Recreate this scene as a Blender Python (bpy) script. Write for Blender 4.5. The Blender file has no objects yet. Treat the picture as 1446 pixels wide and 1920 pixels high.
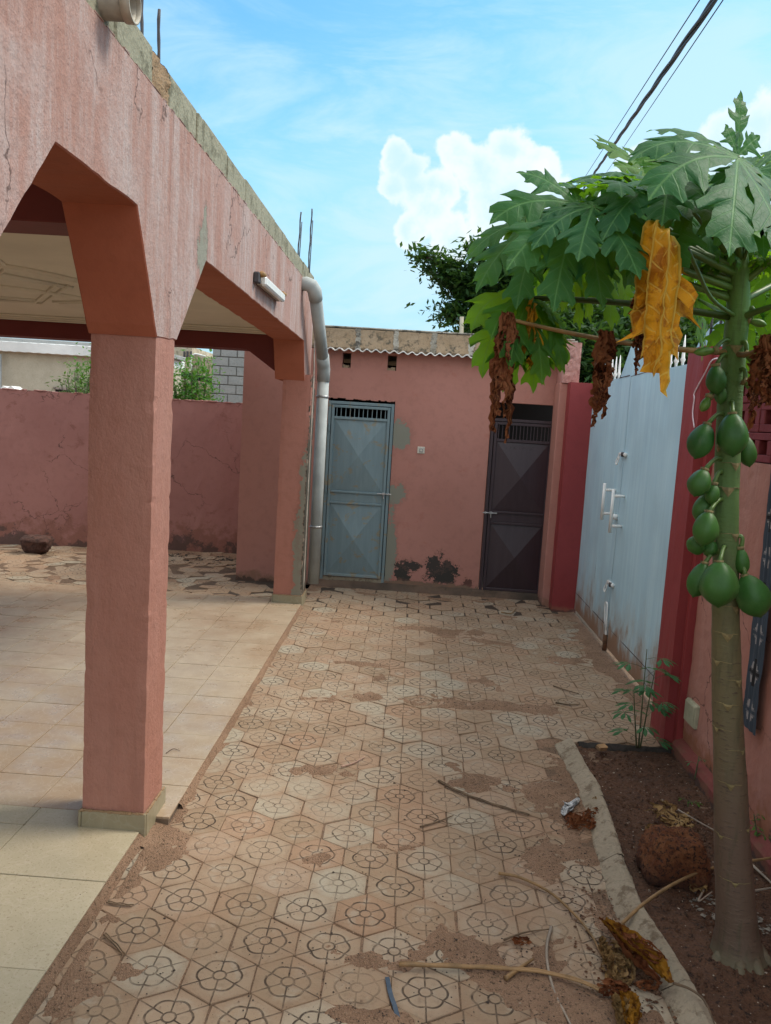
import bpy, bmesh, math, random
from mathutils import Vector, Matrix, noise as mn
random.seed(7)
R = random.random
U = random.uniform
S = bpy.context.scene
COL = S.collection

# ---------------------------------------------------------------- camera
CR, CU, CF = Vector((.9975077, .03649699, .06038504)), Vector((-.06421024, .11479961, .9913113)), Vector((-.02924769, .992718, -.11685697))
CPOS = Vector((0, 0, 1.65))
FPX = 1496.0
cd = bpy.data.cameras.new('camera')
cam = bpy.data.objects.new('camera', cd)
COL.objects.link(cam)
cd.sensor_fit = 'VERTICAL'
cd.sensor_height = 24
cd.lens = 24 * FPX / 1920
cd.clip_start = .05
cd.clip_end = 3000
m3 = Matrix((CR, CU, -CF)).transposed()
cam.matrix_world = Matrix.Translation(CPOS) @ m3.to_4x4()
S.camera = cam

# ---------------------------------------------------------------- light
S.view_settings.view_transform = 'Standard'
S.view_settings.look = 'None'
S.view_settings.gamma = 1
S.view_settings.use_curve_mapping = False
S.view_settings.exposure = 1.64
SUN_EL, SUN_AZ = math.radians(52), math.radians(75)       # azimuth from +Y towards +X
sl = bpy.data.lights.new('sun', 'SUN')
sl.energy = 1.0
sl.angle = math.radians(18)
sl.color = (1, .91, .78)
so = bpy.data.objects.new('sun', sl)
COL.objects.link(so)
sd = Vector((math.sin(SUN_AZ) * math.cos(SUN_EL), math.cos(SUN_AZ) * math.cos(SUN_EL), math.sin(SUN_EL)))
so.rotation_euler = sd.to_track_quat('Z', 'Y').to_euler()


class NT:
    """small helper for node trees"""
    def __init__(s, tree):
        s.t = tree
        s.n = tree.nodes
        s.l = tree.links
    def new(s, typ, **kw):
        n = s.n.new(typ)
        for k, v in kw.items():
            setattr(n, k, v)
        return n
    def put(s, sock, v):
        if v is None:
            return
        if isinstance(v, bpy.types.NodeSocket):
            s.l.new(v, sock)
        else:
            if sock.type == 'RGBA' and len(v) == 3:
                v = (*v, 1)
            sock.default_value = v
    def math(s, op, a, b=None, c=None, clamp=False):
        n = s.new('ShaderNodeMath', operation=op, use_clamp=clamp)
        s.put(n.inputs[0], a)
        s.put(n.inputs[1], b)
        s.put(n.inputs[2], c)
        return n.outputs[0]
    def vmath(s, op, a, b=None, out=0):
        n = s.new('ShaderNodeVectorMath', operation=op)
        s.put(n.inputs[0], a)
        if b is not None:
            if op == 'SCALE':
                s.put(n.inputs[3], b)
            else:
                s.put(n.inputs[1], b)
        return n.outputs[out]
    def mix(s, f, a, b, blend='MIX'):
        n = s.new('ShaderNodeMix', data_type='RGBA', blend_type=blend)
        s.put(n.inputs[0], f)
        s.put(n.inputs[6], a)
        s.put(n.inputs[7], b)
        return n.outputs[2]
    def noise(s, v=None, sc=5, det=4, rough=.55, dist=0, out=0):
        n = s.new('ShaderNodeTexNoise')
        if v is not None:
            s.l.new(v, n.inputs['Vector'])
        n.inputs['Scale'].default_value = sc
        n.inputs['Detail'].default_value = det
        n.inputs['Roughness'].default_value = rough
        n.inputs['Distortion'].default_value = dist
        return n.outputs[out]
    def voro(s, v, sc, feat='F1', out=0):
        n = s.new('ShaderNodeTexVoronoi', feature=feat)
        s.l.new(v, n.inputs['Vector'])
        n.inputs['Scale'].default_value = sc
        return n.outputs[out]
    def step(s, v, lo, hi, a=0.0, b=1.0):
        n = s.new('ShaderNodeMapRange', interpolation_type='SMOOTHSTEP')
        s.put(n.inputs[0], v)
        s.put(n.inputs[1], lo)
        s.put(n.inputs[2], hi)
        s.put(n.inputs[3], a)
        s.put(n.inputs[4], b)
        return n.outputs[0]
    def pos(s):
        return s.new('ShaderNodeNewGeometry').outputs['Position']
    def mapv(s, v, sc=(1, 1, 1), loc=(0, 0, 0)):
        n = s.new('ShaderNodeMapping')
        s.l.new(v, n.inputs[0])
        n.inputs['Scale'].default_value = sc
        n.inputs['Location'].default_value = loc
        return n.outputs[0]
    def xyz(s, v):
        n = s.new('ShaderNodeSeparateXYZ')
        s.l.new(v, n.inputs[0])
        return n.outputs
    def bump(s, h, strength=.3, dist=.01, normal=None):
        n = s.new('ShaderNodeBump')
        s.put(n.inputs['Height'], h)
        n.inputs['Strength'].default_value = strength
        n.inputs['Distance'].default_value = dist
        if normal is not None:
            s.l.new(normal, n.inputs['Normal'])
        return n.outputs[0]


def material(name):
    m = bpy.data.materials.new(name)
    m.use_nodes = True
    t = NT(m.node_tree)
    b = m.node_tree.nodes['Principled BSDF']
    return m, t, b


# ---- world: clear tropical sky with cumulus
def pix_dir(px, py):
    v = CR * (px - 723) + CU * (960 - py) + CF * FPX
    return v.normalized()


W = bpy.data.worlds.new('World')
S.world = W
W.use_nodes = True
w = NT(W.node_tree)
bg = W.node_tree.nodes['Background']
SKY_STR = .12
bg.inputs['Strength'].default_value = SKY_STR
sky = w.new('ShaderNodeTexSky', sky_type='NISHITA')
sky.sun_disc = False
sky.sun_elevation = SUN_EL
sky.sun_rotation = SUN_AZ
sky.air_density = 1.0
sky.dust_density = 1.2
sky.ozone_density = 1.0
dirv = w.new('ShaderNodeTexCoord').outputs['Generated']
warp = w.noise(dirv, 9, 5, .6, out=1)
dw = w.vmath('ADD', dirv, w.vmath('SCALE', w.vmath('SUBTRACT', warp, (.5, .5, .5)), .045))
puff = w.noise(dirv, 22, 9, .62)
billow = w.voro(dw, 24)
cumulus = [(740, 290, 38), (775, 320, 42), (860, 290, 46), (900, 330, 60), (965, 280, 48), (1010, 330, 52), (820, 370, 56), (930, 400, 75), (1000, 420, 60), (1040, 370, 40), (780, 350, 44),
           (735, 350, 34), (770, 420, 40), (850, 440, 56),
           (1420, 240, 70), (1350, 290, 60), (1460, 300, 100), (1280, 320, 60), (1200, 350, 60), (1390, 370, 110), (1250, 400, 90), (1120, 420, 60)]
field = None
for (cx, cy, cr) in cumulus:
    d = w.vmath('DISTANCE', dw, tuple(pix_dir(cx, cy)), out=1)
    v = w.math('SUBTRACT', 1.0, w.math('DIVIDE', d, cr / FPX))
    field = v if field is None else w.math('SMOOTH_MAX', field, v, .25)
field = w.math('ADD', field, w.math('MULTIPLY', w.math('SUBTRACT', puff, .5), 1.1))
field = w.math('ADD', field, w.math('MULTIPLY', w.math('SUBTRACT', .35, billow), .5))
cmask = w.step(field, -.02, .24)
# added clouds overhead and behind the camera, out of view, to light the yard
st = w.mapv(dirv, (1, 1, 2.2))
far = w.noise(st, 2.6, 7, .6)
dz = w.xyz(dirv)[2]
fmask = w.math('MULTIPLY', w.step(far, .38, .56), w.math('MAXIMUM', w.step(dz, .52, .64), w.math('MULTIPLY', w.step(dz, .05, .25), w.step(w.xyz(dirv)[1], .05, -.2))))
wisp = w.noise(w.mapv(dirv, (1.2, 1, 4.5), (.3, 0, .1)), 3.2, 7, .62, .6)
wmask = w.math('MULTIPLY', w.step(wisp, .40, .74), .62)
veil = w.math('MULTIPLY', w.step(w.math('ADD', w.vmath('DISTANCE', dirv, tuple(pix_dir(1290, 240)), out=1), w.math('MULTIPLY', w.math('SUBTRACT', wisp, .5), .5)), .26, .06), .75)
veil2 = w.math('MULTIPLY', w.step(w.math('ADD', w.vmath('DISTANCE', dirv, tuple(pix_dir(860, 440)), out=1), w.math('MULTIPLY', w.math('SUBTRACT', wisp, .5), .6)), .24, .02), .85)
wmask = w.math('MAXIMUM', wmask, w.math('MAXIMUM', veil, veil2))
low = w.math('MULTIPLY', w.step(dz, .42, .10), .9)
skyc = w.mix(1.0, sky.outputs[0], (.38, .69, .76), 'MULTIPLY')
CL = 1.0 / SKY_STR
hazec = (.155 * CL, .268 * CL, .335 * CL)
wispc = (.215 * CL, .30 * CL, .345 * CL)
c1 = w.mix(wmask, w.mix(low, skyc, hazec), wispc)
shade = w.step(w.noise(dirv, 16, 5, .6), .32, .58)
inner = w.step(field, .0, .7)
cloudc = w.mix(w.math('MULTIPLY', shade, inner), (.325 * CL, .345 * CL, .35 * CL), (.235 * CL, .31 * CL, .34 * CL))
c2 = w.mix(w.math('MULTIPLY', cmask, w.step(w.noise(dirv, 5, 4, .6), .25, .55, .55, .95)), c1, cloudc)
c3 = w.mix(fmask, c2, (.62 * CL, .60 * CL, .56 * CL))  # unseen clouds set brighter and warmer than the visible cumulus, as extra light
W.node_tree.links.new(c3, bg.inputs['Color'])
W.cycles.sampling_method = 'MANUAL'
W.cycles.sample_map_resolution = 512

# ---------------------------------------------------------------- mesh helpers
def ray(px, py):
    return CR * (px - 723) + CU * (960 - py) + CF * FPX
def onz(px, py, z=0.0):
    r = ray(px, py)
    t = (z - CPOS.z) / r.z
    return CPOS + r * t
def onx(px, py, x):
    r = ray(px, py)
    return CPOS + r * (x / r.x)
def ony(px, py, y):
    r = ray(px, py)
    return CPOS + r * (y / r.y)


def wl(o):
    v = Vector((0, 0, 0))
    while o:
        v += o.location
        o = o.parent
    return v


def link(name, verts, faces, mat, parent=None, smooth=False, uvs=None, loc=None, cols=None):
    off = wl(parent) if parent else Vector((0, 0, 0))
    if loc is not None:
        off = Vector(loc)
    me = bpy.data.meshes.new(name)
    me.from_pydata([tuple(Vector(v) - off) for v in verts], [], faces)
    mats = mat if isinstance(mat, (list, tuple)) else [mat]
    for mm in mats:
        me.materials.append(mm)
    if uvs is not None:
        uvl = me.uv_layers.new(name='UVMap')
        flat = []
        for p in me.polygons:
            for vi in p.vertices:
                flat.extend(uvs[vi])
        uvl.data.foreach_set('uv', flat)
    if cols is not None:
        a = me.attributes.new('tint', 'FLOAT', 'POINT')
        a.data.foreach_set('value', cols)
    if smooth:
        me.polygons.foreach_set('use_smooth', [True] * len(me.polygons))
    me.update()
    o = bpy.data.objects.new(name, me)
    COL.objects.link(o)
    if parent:
        o.parent = parent
        if loc is not None:
            o.location = Vector(loc) - wl(parent)
    elif loc is not None:
        o.location = loc
    return o


def tag(o, label=None, cat=None, group=None, kind=None):
    if label: o['label'] = label
    if cat: o['category'] = cat
    if group: o['group'] = group
    if kind: o['kind'] = kind
    return o


def thing(name, loc, label, cat, group=None):
    o = bpy.data.objects.new(name, None)
    o.empty_display_size = .1
    o.location = loc
    COL.objects.link(o)
    return tag(o, label, cat, group)


class MB:
    def __init__(s):
        s.v = []
        s.f = []
        s.uv = []
        s.c = []
    def add(s, vs, fs, uv=None, c=None):
        b = len(s.v)
        s.v += [Vector(v) for v in vs]
        s.f += [tuple(i + b for i in f) for f in fs]
        s.uv += uv if uv else [(0, 0)] * len(vs)
        s.c += [c if c is not None else .5] * len(vs)
        return s
    def box(s, x0, x1, y0, y1, z0, z1, bev=0.0, jit=0.0):
        if x0 > x1: x0, x1 = x1, x0
        if y0 > y1: y0, y1 = y1, y0
        if z0 > z1: z0, z1 = z1, z0
        if bev <= 0:
            v = [(x, y, z) for z in (z0, z1) for y in (y0, y1) for x in (x0, x1)]
            f = [(0, 2, 3, 1), (4, 5, 7, 6), (0, 1, 5, 4), (2, 6, 7, 3), (0, 4, 6, 2), (1, 3, 7, 5)]
        else:
            bm = bmesh.new()
            bmesh.ops.create_cube(bm, size=1)
            for q in bm.verts:
                q.co = Vector(((x0 + x1) / 2 + q.co.x * (x1 - x0), (y0 + y1) / 2 + q.co.y * (y1 - y0), (z0 + z1) / 2 + q.co.z * (z1 - z0)))
            bmesh.ops.bevel(bm, geom=list(bm.edges), offset=bev, segments=1, affect='EDGES', profile=.5)
            bm.verts.index_update()
            v = [q.co.copy() for q in bm.verts]
            f = [tuple(q.index for q in fc.verts) for fc in bm.faces]
            bm.free()
        if jit:
            v = [Vector(q) + Vector((U(-jit, jit), U(-jit, jit), U(-jit, jit))) for q in v]
        return s.add(v, f)
    def tube(s, pts, rad, seg=8, cap=True, flat=1.0):
        pts = [Vector(p) for p in pts]
        n = len(pts)
        if not isinstance(rad, (list, tuple)):
            rad = [rad] * n
        vs, fs, uv = [], [], []
        prev = None
        L = 0
        for i, p in enumerate(pts):
            d = (pts[min(i + 1, n - 1)] - pts[max(i - 1, 0)]).normalized()
            if prev is None:
                a = d.orthogonal().normalized()
            else:
                a = (prev - d * prev.dot(d)).normalized()
            prev = a
            b = d.cross(a)
            if i: L += (p - pts[i - 1]).length
            for k in range(seg):
                t = 2 * math.pi * k / seg
                vs.append(p + (a * math.cos(t) + b * math.sin(t) * flat) * rad[i])
                uv.append((k / seg, L))
        for i in range(n - 1):
            for k in range(seg):
                k2 = (k + 1) % seg
                fs.append((i * seg + k, i * seg + k2, (i + 1) * seg + k2, (i + 1) * seg + k))
        if cap:
            fs.append(tuple(range(seg - 1, -1, -1)))
            fs.append(tuple((n - 1) * seg + k for k in range(seg)))
        return s.add(vs, fs, uv)
    def grid(s, fn, nu, nv, c=None):
        vs, fs, uv = [], [], []
        for j in range(nv + 1):
            for i in range(nu + 1):
                vs.append(fn(i / nu, j / nv))
                uv.append((i / nu, j / nv))
        for j in range(nv):
            for i in range(nu):
                a = j * (nu + 1) + i
                fs.append((a, a + 1, a + nu + 2, a + nu + 1))
        return s.add(vs, fs, uv, c)
    def prism(s, poly, axis, a, b):
        """poly: list of 2D points in the plane across axis ('x': (y,z), 'y': (x,z), 'z': (x,y))"""
        def P(q, t):
            return {'x': (t, q[0], q[1]), 'y': (q[0], t, q[1]), 'z': (q[0], q[1], t)}[axis]
        n = len(poly)
        v = [P(q, a) for q in poly] + [P(q, b) for q in poly]
        f = [tuple(range(n)), tuple(range(2 * n - 1, n - 1, -1))]
        for i in range(n):
            j = (i + 1) % n
            f.append((j, i, i + n, j + n))
        return s.add(v, f)
    def build(s, name, mat, parent=None, smooth=False, uv=False, loc=None, cols=False):
        return link(name, s.v, s.f, mat, parent, smooth, s.uv if uv else None, loc, s.c if cols else None)


def fix_normals(o):
    bm = bmesh.new()
    bm.from_mesh(o.data)
    bmesh.ops.recalc_face_normals(bm, faces=bm.faces)
    bm.to_mesh(o.data)
    bm.free()
    return o


def fbm(x, y, z=0.0, o=4):
    return mn.fractal(Vector((x, y, z)), .8, 2.1, o)


def bez(p0, p1, p2, n=10):
    p0, p1, p2 = Vector(p0), Vector(p1), Vector(p2)
    return [p0 * (1 - t) ** 2 + p1 * 2 * t * (1 - t) + p2 * t * t for t in [i / n for i in range(n + 1)]]


def catmull(pts, n=6):
    pts = [Vector(p) for p in pts]
    P = [pts[0] * 2 - pts[1]] + pts + [pts[-1] * 2 - pts[-2]]
    out = []
    for i in range(1, len(P) - 2):
        for k in range(n):
            t = k / n
            a, b, c, d = P[i - 1], P[i], P[i + 1], P[i + 2]
            out.append(.5 * ((2 * b) + (c - a) * t + (2 * a - 5 * b + 4 * c - d) * t * t + (3 * b - a - 3 * c + d) * t ** 3))
    out.append(pts[-1])
    return out


# ---------------------------------------------------------------- materials
def plaster(name, base, alt, rough=.85, streak=None, streak_amt=0.0, bump=.5, bscale=90, vert=1.0, patches=(), grime=None, fade=None, cracks=.0, foot=None, spots=None):
    """painted render: tone variation, vertical run-off streaks, worn patches showing the grey cement, mould"""
    m, t, b = material(name)
    p = t.pos()
    n1 = t.noise(p, 1.3, 5, .6)
    col = t.mix(t.step(n1, .3, .7), base, alt)
    n2 = t.noise(p, 14, 5, .65)
    col = t.mix(t.math('MULTIPLY', t.step(n2, .45, .75), .35), col, tuple(c * .72 for c in base))
    if streak_amt:
        sv = t.noise(t.mapv(p, (6, 6, .9)), 1.0, 7, .68, .25)
        s2 = t.noise(t.mapv(p, (22, 22, 2.6)), 1.0, 5, .7, .2)
        sm = t.math('MULTIPLY', t.step(t.math('ADD', t.math('MULTIPLY', sv, .7), t.math('MULTIPLY', s2, .3)), .42, .64), streak_amt)
        sm = t.math('MULTIPLY', sm, t.step(t.noise(p, 60, 3, .8), .30, .62, .55, 1.0))
        col = t.mix(sm, col, streak)
        dk = t.noise(t.mapv(p, (17, 17, .8), (4, 3, 2)), 1.0, 4, .6)
        col = t.mix(t.math('MULTIPLY', t.step(dk, .58, .7), .45 * streak_amt), col, tuple(c * .45 for c in base))
    if streak_amt > .5:
        col = t.mix(t.math('MULTIPLY', t.step(t.noise(p, 170, 3, .8), .54, .64), .5), col, tuple(c * .42 for c in base))
        col = t.mix(t.math('MULTIPLY', t.step(t.noise(p, 3.2, 6, .7, .3), .50, .68), .5), col, tuple(c * .95 for c in streak))
    if spots:
        sp = t.noise(p, 5.5, 6, .7, .3)
        col = t.mix(t.math('MULTIPLY', t.step(sp, .58, .68), .55), col, spots)
    if cracks:
        wv = t.vmath('ADD', p, t.vmath('SCALE', t.noise(p, 6, 4, .6, out=1), .22))
        cv = t.voro(wv, 2.1, 'DISTANCE_TO_EDGE')
        cm = t.math('MULTIPLY', t.step(cv, .010, .002), t.step(t.noise(p, 1.7, 2), .47, .56))
        col = t.mix(t.math('MULTIPLY', cm, cracks), col, tuple(c * .25 for c in base))
    X = t.xyz(p)
    wn = t.noise(p, 9, 5, .65)
    wn2 = t.noise(p, 40, 4, .7)
    hgt = None
    for (c, r, pc, thr) in patches:
        q = t.vmath('DIVIDE', t.vmath('SUBTRACT', p, c), r)
        ln = t.vmath('LENGTH', q, out=1)
        v = t.math('ADD', ln, t.math('MULTIPLY', t.math('SUBTRACT', t.math('ADD', t.math('MULTIPLY', wn, .6), t.math('MULTIPLY', wn2, .4)), .5), thr * 2.2))
        mk = t.step(v, 1.04, .96)
        col = t.mix(t.math('MULTIPLY', t.step(v, 1.55, 1.0), .28), col, tuple(c_ * .6 for c_ in base))
        col = t.mix(mk, col, pc)
        hgt = mk if hgt is None else t.math('MAXIMUM', hgt, mk)
    if foot:
        # (height, colour, strength): splash dirt and mould rising from the ground
        hh, fc, fs = foot
        v = t.math('ADD', t.math('DIVIDE', X[2], hh), t.math('MULTIPLY', t.math('SUBTRACT', wn, .5), 3.2))
        col = t.mix(t.math('MULTIPLY', t.step(v, 1.0, .25), fs), col, fc)
        v2 = t.math('ADD', t.math('DIVIDE', X[2], hh * .55), t.math('MULTIPLY', t.math('SUBTRACT', t.noise(p, 5, 6, .7), .5), 5.5))
        col = t.mix(t.math('MULTIPLY', t.step(v2, .6, .2), .9 * fs), col, (.035, .030, .026))
    b.inputs['Roughness'].default_value = rough
    t.put(b.inputs['Base Color'], col)
    h = t.noise(t.mapv(p, (1, 1, vert)), bscale, 4, .7)
    h2 = t.noise(t.mapv(p, (1, 1, vert)), bscale * .3, 3, .6)
    hs = t.math('ADD', t.math('MULTIPLY', h, .6), h2)
    if hgt is not None:
        hs = t.math('SUBTRACT', hs, t.math('MULTIPLY', hgt, .8))
    t.put(b.inputs['Normal'], t.bump(hs, bump, .006))
    return m


PINK, PINK2 = (.42, .185, .145), (.47, .225, .185)
pz = lambda p, r, c, th: (tuple(p), r, c, th)
GREYC = (.24, .225, .175)
M_beam = plaster('pink_render_weathered', (.34, .172, .13), (.375, .215, .178), streak=(.43, .335, .31), streak_amt=.95, bump=.9, bscale=80, cracks=.85,
                 patches=[((-.93, 3.40, 2.305), (.3, .075, .10), GREYC, 1.6), ((-.93, 3.43, 2.43), (.3, .022, .07), GREYC, 2.2)])
M_col = plaster('pink_render_column', (.36, .155, .11), (.40, .185, .14), streak=(.44, .24, .19), streak_amt=.3, bump=1.0, bscale=120, vert=.6, foot=(.12, (.34, .16, .10), .5))
M_colB = plaster('pink_render_end_column', (.40, .165, .12), (.43, .19, .145), bump=.5, bscale=75,
                 patches=[((-.86, 6.66, .45), (.09, .4, .55), GREYC, 1.1), ((-.85, 6.66, .95), (.075, .4, .5), GREYC, 1.2),
                          ((-.85, 6.66, .8), (.028, .4, .95), (.045, .042, .03), 2.6), ((-.862, 6.8, .9), (.02, .3, 1.3), (.06, .055, .04), 2.0)])
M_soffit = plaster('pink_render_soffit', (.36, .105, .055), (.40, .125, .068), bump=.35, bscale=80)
M_wall_back = plaster('pink_boundary_paint', (.34, .145, .125), (.38, .17, .145), bump=.35, bscale=60, cracks=.8, spots=(.20, .07, .05), foot=(.35, (.23, .09, .06), .75), rough=.7)
dz1 = (.23, .23, .185)
ow = 7.615
M_out = plaster('pink_outbuilding_paint', (.42, .19, .15), (.45, .21, .17), bump=.25, bscale=70, foot=(.10, (.26, .14, .09), .8), spots=(.40, .155, .115),
                patches=[((-.14, ow, 1.50), (.11, .2, .14), dz1, 1.1), ((-.16, ow, .93), (.11, .2, .10), dz1, 1.6), ((-.17, ow, .35), (.07, .2, .40), dz1, 1.5),
                         ((-.86, ow, .6), (.07, .2, .95), dz1, .8),
                         ((-.02, ow, .17), (.075, .2, .13), (.04, .035, .03), 2.8), ((.07, ow, .25), (.09, .2, .045), (.05, .04, .035), 3.0),
                         ((.36, ow, .20), (.13, .2, .13), (.04, .035, .03), 2.7), ((.27, ow, .28), (.10, .2, .07), (.05, .04, .035), 2.8), ((.60, ow, .08), (.05, .2, .08), (.12, .05, .04), 2.5),
                         ((.15, ow, .05), (.75, .2, .045), (.20, .13, .09), 1.6)])
M_rwall = plaster('pink_street_wall_paint', (.38, .16, .12), (.42, .20, .155), bump=.6, bscale=55, cracks=.9, streak=(.5, .3, .26), streak_amt=.3, foot=(.25, (.30, .12, .06), .85), spots=(.30, .13, .09))
M_red = plaster('dark_red_paint', (.25, .030, .032), (.28, .036, .038), bump=.3, bscale=80, rough=.65, foot=(.06, (.26, .10, .06), .7))
M_redrough = plaster('dark_red_rough', (.16, .022, .026), (.21, .032, .036), bump=1.0, bscale=35, rough=.8)
M_foot = plaster('dusty_maroon_footing', (.17, .035, .032), (.20, .055, .045), bump=.6, bscale=40, foot=(.07, (.16, .075, .045), .8), spots=(.17, .085, .055))
M_maroon = plaster('maroon_beam_paint', (.13, .014, .012), (.15, .018, .015), bump=.2, bscale=50, rough=.6)


def concrete(name, a, b_, bump=.6, sc=40, moss=None, rough=.9):
    m, t, b = material(name)
    p = t.pos()
    col = t.mix(t.step(t.noise(p, 5, 6, .65), .3, .7), a, b_)
    col = t.mix(t.math('MULTIPLY', t.step(t.noise(p, 45, 4, .7), .5, .72), .5), col, tuple(c * .55 for c in a))
    if moss:
        col = t.mix(t.math('MULTIPLY', t.step(t.noise(p, 11, 6, .75), .5, .62), .85), col, moss)
    t.put(b.inputs['Base Color'], col)
    b.inputs['Roughness'].default_value = rough
    h = t.math('ADD', t.noise(p, sc, 5, .7), t.math('MULTIPLY', t.voro(p, sc * 2.5), .3))
    t.put(b.inputs['Normal'], t.bump(h, bump, .008))
    return m


M_block = concrete('sandcrete_block', (.24, .225, .155), (.30, .28, .20), .8, 30, (.13, .12, .075))
M_mortar = concrete('brown_mud_mortar', (.27, .17, .09), (.33, .22, .13), 1.0, 40)
M_blockold = concrete('old_block', (.30, .22, .14), (.37, .28, .19), .9, 35, (.07, .065, .05))
M_mortarwhite = concrete('pale_crumbled_mortar', (.45, .43, .38), (.2, .18, .14), 1.0, 50, (.05, .045, .04))
M_greyblock = concrete('grey_block', (.27, .275, .27), (.33, .33, .32), .6, 30)
M_greymortar = concrete('grey_block_joint', (.12, .115, .105), (.16, .155, .14), .8, 30)
M_kerb = concrete('kerb_mortar', (.27, .225, .16), (.34, .285, .21), .8, 30, (.13, .09, .055))
M_oldwall = concrete('old_cement_wall', (.40, .36, .28), (.47, .43, .34), .4, 12)
M_stain = concrete('stained_cement_wall', (.40, .33, .23), (.50, .44, .34), .4, 12, (.13, .11, .08))
M_coping = concrete('coping_cement', (.33, .27, .24), (.42, .34, .31), 1.0, 45, (.06, .05, .05))


def simple(name, col, rough=.6, metal=0.0, bump=0.0, bs=60, var=.15, ns=8, spec=None):
    m, t, b = material(name)
    p = t.pos()
    c = t.mix(t.step(t.noise(p, ns, 4, .6), .35, .68), tuple(x * (1 - var) for x in col), tuple(min(1, x * (1 + var)) for x in col))
    t.put(b.inputs['Base Color'], c)
    b.inputs['Roughness'].default_value = rough
    b.inputs['Metallic'].default_value = metal
    if spec is not None:
        b.inputs['Specular IOR Level'].default_value = spec
    if bump:
        t.put(b.inputs['Normal'], t.bump(t.noise(p, bs, 4, .6), bump, .004))
    return m


M_ceil = simple('ceiling_plaster', (.66, .61, .50), .8, bump=.1, bs=20, var=.05, ns=2)
M_pvc = simple('grey_pvc', (.36, .38, .37), .75, var=.12, ns=5, bump=.08, bs=15)
M_pvcold = simple('weathered_pvc', (.47, .42, .36), .6, var=.25, ns=8)
M_rebar = simple('rebar_steel', (.06, .055, .06), .7)
M_white = simple('white_plastic', (.78, .78, .76), .35, var=.04)
M_brass = simple('rusted_lamp_cap', (.30, .16, .05), .6, var=.3, ns=40)
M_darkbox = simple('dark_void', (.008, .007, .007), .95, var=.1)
M_wire = simple('black_cable', (.03, .03, .045), .6)
M_wirew = simple('white_cable', (.72, .62, .68), .5)
M_switch = simple('old_switch_plate', (.62, .58, .50), .5, var=.12, ns=60)
M_jbox = simple('cream_junction_box', (.38, .38, .27), .5, var=.1, ns=30)
M_steel = simple('bare_steel', (.38, .38, .38), .45, .6, var=.3, ns=60)
M_sheet = simple('zinc_sheet', (.80, .78, .74), .5, .0, var=.12, ns=7)
M_whiteroof = simple('pale_roof_sheet', (.72, .73, .72), .5, var=.12, ns=1.5)
M_stalkgreen = None


def painted_metal(name, base, alt, rust=0.0, rustz=.0, scr=0.0, rough=.45, brush=(1, 1, .04)):
    m, t, b = material(name)
    p = t.pos()
    s1 = t.noise(t.mapv(p, brush), 26, 6, .7)
    s2 = t.noise(p, 2.2, 4, .6)
    col = t.mix(t.step(s1, .35, .68), base, alt)
    col = t.mix(t.math('MULTIPLY', t.step(s2, .4, .7), .4), col, tuple(c * .8 for c in base))
    if scr:
        sc = t.noise(p, 9, 6, .7, .5)
        col = t.mix(t.math('MULTIPLY', t.step(sc, .555, .63), scr), col, (.24, .20, .13))
    if rust:
        z = t.xyz(p)[2]
        n = t.noise(t.mapv(p, (3, 3, 1.6)), 2.0, 6, .7)
        v = t.math('ADD', t.math('DIVIDE', z, rustz), t.math('MULTIPLY', t.math('SUBTRACT', n, .5), 2.0))
        col = t.mix(t.math('MULTIPLY', t.step(v, 1.2, .1), rust * .55), col, (.36, .27, .17))
        col = t.mix(t.math('MULTIPLY', t.step(v, .62, .1), rust), col, (.26, .11, .04))
    t.put(b.inputs['Base Color'], col)
    b.inputs['Roughness'].default_value = rough
    t.put(b.inputs['Normal'], t.bump(t.math('ADD', t.math('MULTIPLY', s1, .3), t.noise(p, 3, 3, .5)), .25, .01))
    return m


M_gate = painted_metal('pale_blue_gate_paint', (.43, .65, .76), (.52, .74, .83), rust=.85, rustz=.5, rough=.45)
M_door1 = painted_metal('blue_grey_door_paint', (.155, .225, .25), (.185, .26, .285), rust=.5, rustz=.16, scr=.85, rough=.5)
M_door2 = painted_metal('dark_brown_door_paint', (.036, .021, .027), (.046, .028, .035), rough=.42)


def tilemat(name, a, b_, rough, vein=(.6, .52, .42), warm=(.30, .17, .09), wamt=.6, specks=.0):
    m, t, b = material(name)
    p = t.pos()
    oi = t.new('ShaderNodeObjectInfo')
    pr = t.vmath('ADD', p, t.vmath('SCALE', t.new('ShaderNodeCombineXYZ').outputs[0], 1))
    n = t.noise(p, 7, 6, .68, .8)
    col = t.mix(t.step(n, .35, .65), a, b_)
    big = t.noise(p, .95, 3, .6)
    col = t.mix(t.math('MULTIPLY', t.step(big, .42, .62), wamt), col, warm)
    vv = t.voro(t.vmath('ADD', p, t.vmath('SCALE', t.noise(p, 5, 3, .6, out=1), .3)), 16, 'DISTANCE_TO_EDGE')
    col = t.mix(t.math('MULTIPLY', t.step(vv, .05, .0), .28), col, vein)
    col = t.mix(t.math('MULTIPLY', oi.outputs['Random'], .2), col, tuple(c * .6 for c in a))
    du = t.step(t.noise(p, 120, 3, .8), .56, .66)
    col = t.mix(t.math('MULTIPLY', du, specks), col, (.22, .15, .09))
    t.put(b.inputs['Base Color'], col)
    t.put(b.inputs['Roughness'], t.step(t.noise(p, 6, 4, .6), .3, .7, rough, rough + .25))
    return m


M_tile = tilemat('marbled_floor_tile', (.40, .31, .215), (.46, .37, .265), .24, wamt=.45, specks=.35)
M_tilefront = tilemat('cream_floor_tile', (.44, .385, .27), (.49, .43, .31), .3, wamt=.25, warm=(.42, .34, .22), specks=.6)
M_tilebase = tilemat('grey_skirting_tile', (.27, .24, .155), (.32, .285, .19), .25, wamt=.1, vein=(.4, .39, .32))
M_grout = simple('grout', (.14, .10, .07), .9, var=.3, ns=20)


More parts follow.
